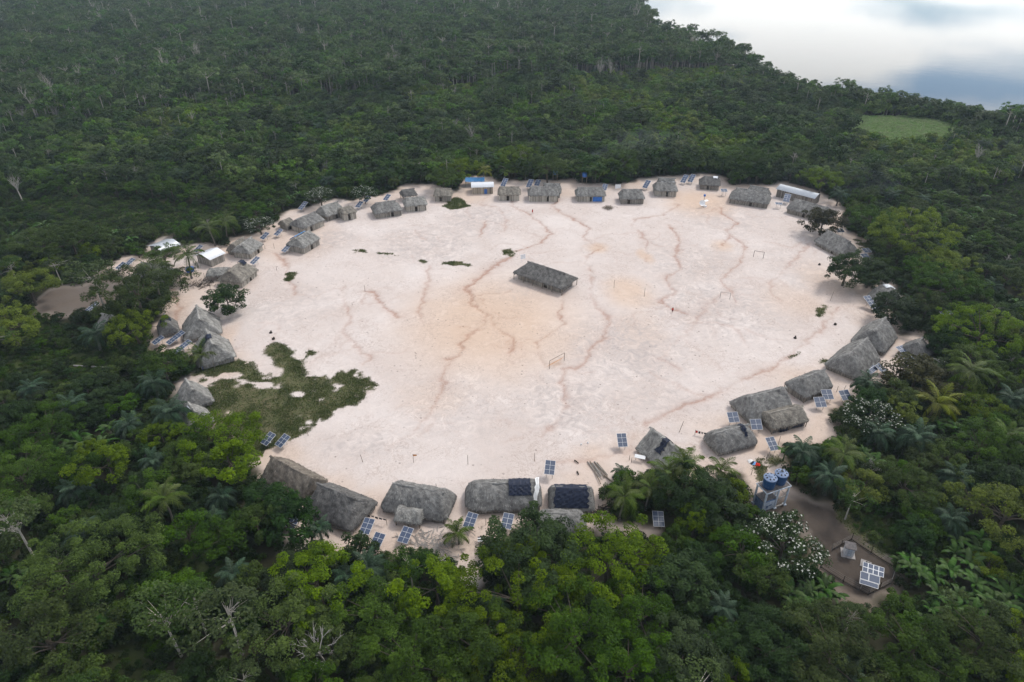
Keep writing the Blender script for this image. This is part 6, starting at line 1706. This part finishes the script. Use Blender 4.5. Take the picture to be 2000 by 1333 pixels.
# bare dead trees
def dead_mesh(seed, H, spread, up=0.6, nb=9):
    rg = random.Random(seed); mbt, mbb = MB(), MB()
    lean = (rg.uniform(-.12, .12) * H, rg.uniform(-.1, .1) * H)
    tr = [(lean[0] * f * f, lean[1] * f * f, -0.4 + (H * 0.72 + 0.4) * f) for f in (0, .3, .6, 1)]
    r0 = 0.025 * H + 0.05
    mbt.tube(tr, [r0, r0 * .8, r0 * .6, r0 * .35], 7)
    def br(p, d, l, r_, lv):
        q = p + d * l
        mid = p + d * l * 0.5 + Vector((rg.uniform(-.08, .08), rg.uniform(-.08, .08), 0.05)) * l
        mbb.tube([p, mid, q], [r_, r_ * .75, r_ * .45], 5, cap=False)
        if lv > 0:
            for _ in range(3):
                nd_ = (d + Vector((rg.uniform(-.8, .8), rg.uniform(-.8, .8), rg.uniform(-.2, .6)))).normalized()
                br(p + d * l * rg.uniform(.45, 1), nd_, l * rg.uniform(.45, .7), r_ * .5, lv - 1)
    for k in range(nb):
        f = rg.uniform(.45, 1.0); a = k * 2.4
        p = Vector((lean[0] * f * f, lean[1] * f * f, H * 0.72 * f))
        d = Vector((math.cos(a) * spread, math.sin(a) * spread, up + rg.uniform(-.2, .4))).normalized()
        br(p, d, H * rg.uniform(.22, .38), r0 * .4, 2)
    return mbt.build('trunk', M['bark_pale']), mbb.build('branches', M['dead_wood'])
DEADM = [dead_mesh(1, 8, 1.0), dead_mesh(2, 4.5, 0.9, 0.7, 14), dead_mesh(3, 15, 0.5, 0.9), dead_mesh(4, 17, 0.35, 1.0, 6)]
DEAD = [(640,1310,0,1.0),(1700,935,1,1.0),(1410,1230,1,0.8),(232,175,2,1.0),(200,60,3,1.1),(160,80,3,.9),(185,70,3,.9),(10,50,3,1),(120,250,2,.9),(55,250,2,.7),(790,110,3,1),(1170,165,2,1.),(1190,160,2,.9),(920,290,2,.7),(690,150,2,.6),(600,120,3,.8),
        (1900,330,2,.7),(315,140,2,.8),(1020,40,3,1),(460,110,2,.8),(890,270,2,.6),(330,230,2,.8),(640,350,2,.5),(45,395,2,.7),(270,360,2,.5)]
DESC['dead'] = 'bare grey dead tree'
labs = make_labels([('dead',) + tuple(G(a, b)[:2]) for a, b, _, _ in DEAD])
for (px, py, k, s), lab in zip(DEAD, labs):
    q = G(px, py); lab2 = lab
    o = thing('dead_tree', lab2, 'tree', (q[0], q[1], gzs(q[0], q[1])), px * 0.7, 'dead trees in the forest'); o.scale = (s, s, s)
    obj('trunk', DEADM[k][0], o); obj('branches', DEADM[k][1], o)

# ------------------------------------------------------------------ the forest mass (geometry-node instances)
def scatter(name, label, protos, pts, kind='stuff'):
    """pts: list of (x, y, z, proto index, rz, sx, sz)"""
    coll = bpy.data.collections.new(name + '_kinds')
    for i, me in enumerate(protos):
        coll.objects.link(bpy.data.objects.new('%s_kind_%03d' % (name, i), me))
    A = np.array(pts, np.float32)
    me = bpy.data.meshes.new(name)
    me.vertices.add(len(A)); me.vertices.foreach_set('co', A[:, :3].ravel())
    a = me.attributes.new('pid', 'INT', 'POINT'); a.data.foreach_set('value', A[:, 3].astype(np.int32))
    a = me.attributes.new('rot', 'FLOAT_VECTOR', 'POINT'); v = np.zeros((len(A), 3), np.float32); v[:, 2] = A[:, 4]; a.data.foreach_set('vector', v.ravel())
    a = me.attributes.new('scl', 'FLOAT_VECTOR', 'POINT'); v = np.stack([A[:, 5], A[:, 5], A[:, 6]], 1); a.data.foreach_set('vector', np.ascontiguousarray(v).ravel())
    o = obj(name, me); tag(o, label, None, None, kind)
    ng = bpy.data.node_groups.new(name, 'GeometryNodeTree')
    ng.interface.new_socket('Geometry', in_out='INPUT', socket_type='NodeSocketGeometry')
    ng.interface.new_socket('Geometry', in_out='OUTPUT', socket_type='NodeSocketGeometry')
    N = ng.nodes; Lk = ng.links
    gi = N.new('NodeGroupInput'); go = N.new('NodeGroupOutput')
    ci = N.new('GeometryNodeCollectionInfo'); ci.inputs['Collection'].default_value = coll
    ci.inputs['Separate Children'].default_value = True; ci.inputs['Reset Children'].default_value = True
    ip = N.new('GeometryNodeInstanceOnPoints'); ip.inputs['Pick Instance'].default_value = True
    def na(nm, ty):
        n = N.new('GeometryNodeInputNamedAttribute'); n.data_type = ty; n.inputs['Name'].default_value = nm
        return n.outputs[0]
    Lk.new(gi.outputs[0], ip.inputs['Points']); Lk.new(ci.outputs[0], ip.inputs['Instance'])
    Lk.new(na('pid', 'INT'), ip.inputs['Instance Index'])
    er = N.new('FunctionNodeEulerToRotation'); Lk.new(na('rot', 'FLOAT_VECTOR'), er.inputs[0]); Lk.new(er.outputs[0], ip.inputs['Rotation'])
    Lk.new(na('scl', 'FLOAT_VECTOR'), ip.inputs['Scale'])
    Lk.new(ip.outputs[0], go.inputs[0])
    md = o.modifiers.new('scatter', 'NODES'); md.node_group = ng
    return o
names = ['dark', 'yellow', 'mid', 'small', 'smalldark', 'pale', 'flower', 'red']
pl, base_i = [], {}
for n_ in names:
    base_i[n_] = len(pl); pl += [p['joined'] for p in PROTO[n_]]
pts = [(t_['x'], t_['y'], gzs(t_['x'], t_['y']), base_i[t_['sp']] + t_['pi'], t_['rz'], t_['s'], t_['s'] * t_['sz']) for i, t_ in enumerate(TREES) if i not in SOLO]
if pts: scatter('woodland', 'mixed green woodland closing in behind the village trees', pl, pts)
# edge of the old forest: photo line beyond which trees stand tall
EDGE = [G(a, b)[:2] for a, b in ((-300,262),(0,258),(230,250),(420,222),(560,205),(700,196),(900,178),(1000,165),(1100,158),(1300,150),(1500,150),(1560,152))]
EDGE_POLY = EDGE + [(400, 700), (600, 2600), (-2600, 2600), (-2600, EDGE[0][1])]
fp, bi = [], {}
for n_ in ('scrub', 'tall', 'emergent', 'tallpale', 'scrubdark', 'scrubyellow'):
    bi[n_] = len(fp); fp += [p['joined'] for p in PROTO[n_]]
bi['palm'] = len(fp); fp += [palm_joined('bushy', 5.0, 16, 3), palm_joined('coco', 7.0, 14, 4)]
bi['dead'] = len(fp)
for k in (2, 3):
    a, b = DEADM[k]
    va = np.empty(len(a.vertices) * 3, np.float32); a.vertices.foreach_get('co', va); vb = np.empty(len(b.vertices) * 3, np.float32); b.vertices.foreach_get('co', vb)
    na_ = len(a.vertices)
    fp.append(make_mesh('dead', np.concatenate([va.reshape(-1, 3), vb.reshape(-1, 3)]), [tuple(p.vertices) for p in a.polygons] + [tuple(na_ + i for i in p.vertices) for p in b.polygons], [M['bark_pale']]))
P2 = []
def grid_pts(y0, y1, step):
    xs = []
    for gy in np.arange(y0, y1, step):
        lim = (gy * 0.845 + 52) * 0.80 + 30
        gx = np.arange(-lim, lim, step)
        xs.append(np.stack([gx + rnd.uniform(-step * .48, step * .48, len(gx)), gy + rnd.uniform(-step * .48, step * .48, len(gx))], 1))
    return np.concatenate(xs)
def far_fill(y0, y1, step, tall_step_keep):
    A = grid_pts(y0, y1, step); x, y = A[:, 0], A[:, 1]
    sd = river_sd(x, y); tall = in_poly(x, y, EDGE_POLY)
    px, py = PX(x, y, 0.0)
    keep = sd > 9
    for p in LOW_PX: keep &= ~in_poly(px, py, p)
    keep &= ~in_poly(px, py, CLEAR)
    u = rnd.rand(len(x)); u2 = rnd.rand(len(x)); n1 = vnoise(x * 0.03, y * 0.03); n2 = fbm(x * 0.022 + 40, y * 0.022, 3)
    keep &= (~tall) | (u < tall_step_keep)
    z = gz(x, y)
    shore_t = (sd < 42) & (rnd.rand(len(x)) < 0.35)
    for i in np.nonzero(keep)[0]:
        r_ = u2[i]; rz = rnd.uniform(0, 6.28)
        if tall[i] or shore_t[i]:
            e = dist_poly(np.array([x[i]]), np.array([y[i]]), EDGE)[0]
            if r_ < 0.03: k, s = bi['emergent'], rnd.uniform(0.7, 1.0)
            elif r_ < 0.05: k, s = bi['tallpale'], rnd.uniform(0.7, 1.0)
            elif r_ < 0.065: k, s = bi['dead'] + rnd.randint(2), rnd.uniform(0.6, 1.1)
            elif r_ < 0.09: k, s = bi['palm'] + rnd.randint(2), rnd.uniform(1.0, 1.5)
            elif r_ < 0.50 and (e > 25 or x[i] < 40): k, s = bi['scrub'] + rnd.randint(4), rnd.uniform(1.1, 1.7)
            else: k, s = bi['tall'] + rnd.randint(4), rnd.uniform(0.55, 0.95) * (0.85 + 0.3 * n1[i])
            if shore_t[i] and not tall[i]: s *= 0.72
        else:
            if r_ < 0.006: k, s = bi['tallpale'], rnd.uniform(0.4, 0.7)
            elif r_ < 0.02: k, s = bi['tall'] + rnd.randint(4), rnd.uniform(0.45, 0.7)
            elif r_ < 0.05: k, s = bi['palm'], rnd.uniform(0.7, 1.1)
            elif r_ < 0.052: k, s = bi['dead'], rnd.uniform(0.4, 0.6)
            else:
                k, s = bi['scrub'] + rnd.randint(4), rnd.uniform(0.6, 1.2) * (0.7 + 0.7 * n1[i])
                if n2[i] > 0.58 and r_ > 0.35: k = bi['scrubdark'] + rnd.randint(2)
                elif n2[i] < 0.40 and r_ > 0.5: k = bi['scrubyellow'] + rnd.randint(2)
                elif r_ > 0.93: k, s = bi['scrubdark'] + rnd.randint(2), s * 1.35
        P2.append((x[i], y[i], z[i], k, rz, s, s * rnd.uniform(0.85, 1.2)))
far_fill(NEAR_Y + 8, 520, 3.6, 0.6)
far_fill(520, 800, 4.6, 0.9)
far_fill(800, 1350, 6.2, 1.0)
A = grid_pts(300, 900, 3.0); x, y = A[:, 0], A[:, 1]; sd = river_sd(x, y)
px, py = PX(x, y, 0.0); kp = (sd > 3) & (sd < 34) & ~in_poly(px, py, LOW_PX[3]) & ~in_poly(x, y, EDGE_POLY); Z = gz(x, y)
for i in np.nonzero(kp)[0]:
    s = rnd.uniform(0.9, 1.7); P2.append((x[i], y[i], Z[i] - 2.0, (bi['scrub'] + rnd.randint(4)) if rnd.rand() < 0.6 else bi['scrubdark'] + rnd.randint(2), rnd.uniform(0, 6.28), s, s))
scatter('forest', 'unbroken distant rainforest canopy stretching back to the river bend', fp, P2)
# undergrowth
ug, ui = [], {}
for n_ in ('bush', 'brightbush', 'tuft'):
    ui[n_] = len(ug); ug += [p['joined'] for p in PROTO[n_]]
P3 = []
A = grid_pts(34, 300, 2.1)
x, y = A[:, 0], A[:, 1]
px, py = PX(x, y, 0.0); px2, py2 = PX(x, y, 1.6)
bad = in_poly(px, py, CLEAR) | in_poly(px2, py2, CLEAR) | in_poly(px, py, DIRT_LEFT) | in_poly(px, py, YARD) | in_poly(px2, py2, YARD)
low = np.zeros(len(x), bool)
for p in LOW_PX: low |= in_poly(px, py, p)
nz = vnoise(x * 0.09, y * 0.09)
keep = ~bad & (rnd.rand(len(x)) < np.where(low, 0.35, 0.75)) & (nz > 0.18)
Z = gz(x, y)
for i in np.nonzero(keep)[0]:
    if foot_hit(x[i], y[i], 0.8): continue
    k = ui['bush'] + rnd.randint(3) if (rnd.rand() < 0.62 and not low[i]) else ui['brightbush'] + rnd.randint(3)
    s = rnd.uniform(0.5, 1.25) * (0.7 if low[i] else 1)
    P3.append((x[i], y[i], Z[i], k, rnd.uniform(0, 6.28), s, s))
B = grid_pts(45, 300, 1.15); bx, by = B[:, 0], B[:, 1]; lpx, lpy = PX(bx, by, 0.0)
lowb = np.zeros(len(bx), bool)
for p in LOW_PX: lowb |= in_poly(lpx, lpy, p)
bz = gz(bx, by); bn = fbm(bx * 0.12, by * 0.12, 3)
for i in np.nonzero(lowb & (rnd.rand(len(bx)) < 0.85))[0]:
    if foot_hit(bx[i], by[i], 0.8): continue
    s = rnd.uniform(0.22, 0.5) * (0.6 + 0.9 * bn[i]); P3.append((bx[i], by[i], bz[i], (ui['brightbush'] if rnd.rand() < 0.6 else ui['bush']) + rnd.randint(3), rnd.uniform(0, 6.28), s, s * 0.8))
mp = LOW_W[3]; mx0, mx1 = min(p[0] for p in mp), max(p[0] for p in mp); my0, my1 = min(p[1] for p in mp), max(p[1] for p in mp)
mxs = rnd.uniform(mx0, mx1, 5000); mys = rnd.uniform(my0, my1, 5000); ins = in_poly(mxs, mys, mp)
for xx, yy in zip(mxs[ins], mys[ins]):
    s = rnd.uniform(0.6, 1.2); P3.append((xx, yy, gzs(xx, yy), ui['tuft'] + rnd.randint(3), rnd.uniform(0, 6.28), s, s))
scatter('undergrowth', 'low bushes and ground cover between the trees', ug, P3)

# grass blades on the clearing
def grass_mesh():
    rg = np.random.RandomState(9)
    w = GGRASS * (0.3 + 0.7 * GSAND); nn = fbm(GXN * 0.35, GYN * 0.35, 3)
    p = np.where(w > 0.3, w * (0.25 + np.clip((nn - 0.3) * 3, 0, 1)), 0); p = p / p.sum()
    idx = rg.choice(len(GXN), 60000, p=p)
    x = GXN[idx] + rg.uniform(-.4, .4, len(idx)); y = GYN[idx] + rg.uniform(-.4, .4, len(idx)); z = gz(x, y) - 0.03
    a = rg.uniform(0, 6.28, len(idx)); h = rg.uniform(0.08, 0.34, len(idx)); wd = rg.uniform(0.05, 0.15, len(idx))
    b = np.stack([x, y, z], 1); d = np.stack([np.cos(a), np.sin(a), 0 * a], 1) * wd[:, None]
    ln = rg.normal(0, 0.14, (len(idx), 2))
    tip = b + np.stack([ln[:, 0], ln[:, 1], h], 1)
    V = np.stack([b - d, b + d, tip], 1).reshape(-1, 3)
    t = np.repeat(np.clip(rg.normal(0.45, 0.25, len(idx)), 0, 1), 3)
    return make_mesh('grass', V, np.arange(len(V)).reshape(-1, 3), M['grass'], t)
tag(obj('grass', grass_mesh()), 'patchy short grass creeping onto the bare sand', 'grass', kind='stuff')

# ------------------------------------------------------------------ haze
mb = MB(); mb.box((0, 1150, 46.0), (6040, 3740, 116.0))
hz = obj('haze', mb.build('haze', []))
tag(hz, 'thin pale haze in the humid air', kind='stuff')
hm = bpy.data.materials.new('haze_air'); hm.use_nodes = True
nt = hm.node_tree; nt.nodes.clear()
ho = nt.nodes.new('ShaderNodeOutputMaterial'); pv = nt.nodes.new('ShaderNodeVolumePrincipled')
pv.inputs['Color'].default_value = (0.66, 0.82, 1.0, 1)
pv.inputs['Density'].default_value = 0.00012
pv.inputs['Anisotropy'].default_value = 0.2
nt.links.new(pv.outputs[0], ho.inputs['Volume'])
hz.data.materials.append(hm)
# faint cooking smoke hanging in the trees behind the far huts
for px, py, zc_, sx, sy, sz, rz, lab in ((1262, 288, 8, 26, 14, 7, 0.5, 'faint bluish cooking smoke drifting over the far palms'), (1648, 352, 6, 24, 10, 6, -0.3, 'faint smoke hanging behind the long zinc building')):
    q = G(px, py, zc_); mb = MB(); nu, nv = 20, 10; V = []; F = []
    for j in range(nv + 1):
        for i in range(nu):
            a, b = 2 * math.pi * i / nu, math.pi * (j + 0.001) / (nv + 0.002)
            w_ = 1 + 0.22 * math.sin(3 * a + j) * math.sin(b)
            V.append((sx * w_ * math.cos(a) * math.sin(b), sy * w_ * math.sin(a) * math.sin(b), sz * math.cos(b)))
    F = [(j * nu + i, (j + 1) * nu + i, (j + 1) * nu + (i + 1) % nu, j * nu + (i + 1) % nu) for j in range(nv) for i in range(nu)]
    F += [tuple(range(nu)), tuple(nv * nu + i for i in range(nu - 1, -1, -1))]
    mb.add(V, F); so = obj('smoke', mb.build('smoke', [], True), None, (q[0], q[1], q[2]), (0, 0, rz)); tag(so, lab, kind='stuff')
    sm = bpy.data.materials.new('smoke_air'); sm.use_nodes = True; st_ = sm.node_tree; st_.nodes.clear()
    so_ = st_.nodes.new('ShaderNodeOutputMaterial'); sv_ = st_.nodes.new('ShaderNodeVolumePrincipled')
    sv_.inputs['Color'].default_value = (0.72, 0.82, 1.0, 1); sv_.inputs['Density'].default_value = 0.0016
    st_.links.new(sv_.outputs[0], so_.inputs['Volume']); so.data.materials.append(sm)
print('TREES', len(TREES), 'solo', len(SOLO), 'palms', len(PALMS), 'bananas', len(BANANAS), 'far', len(P2), 'under', len(P3))
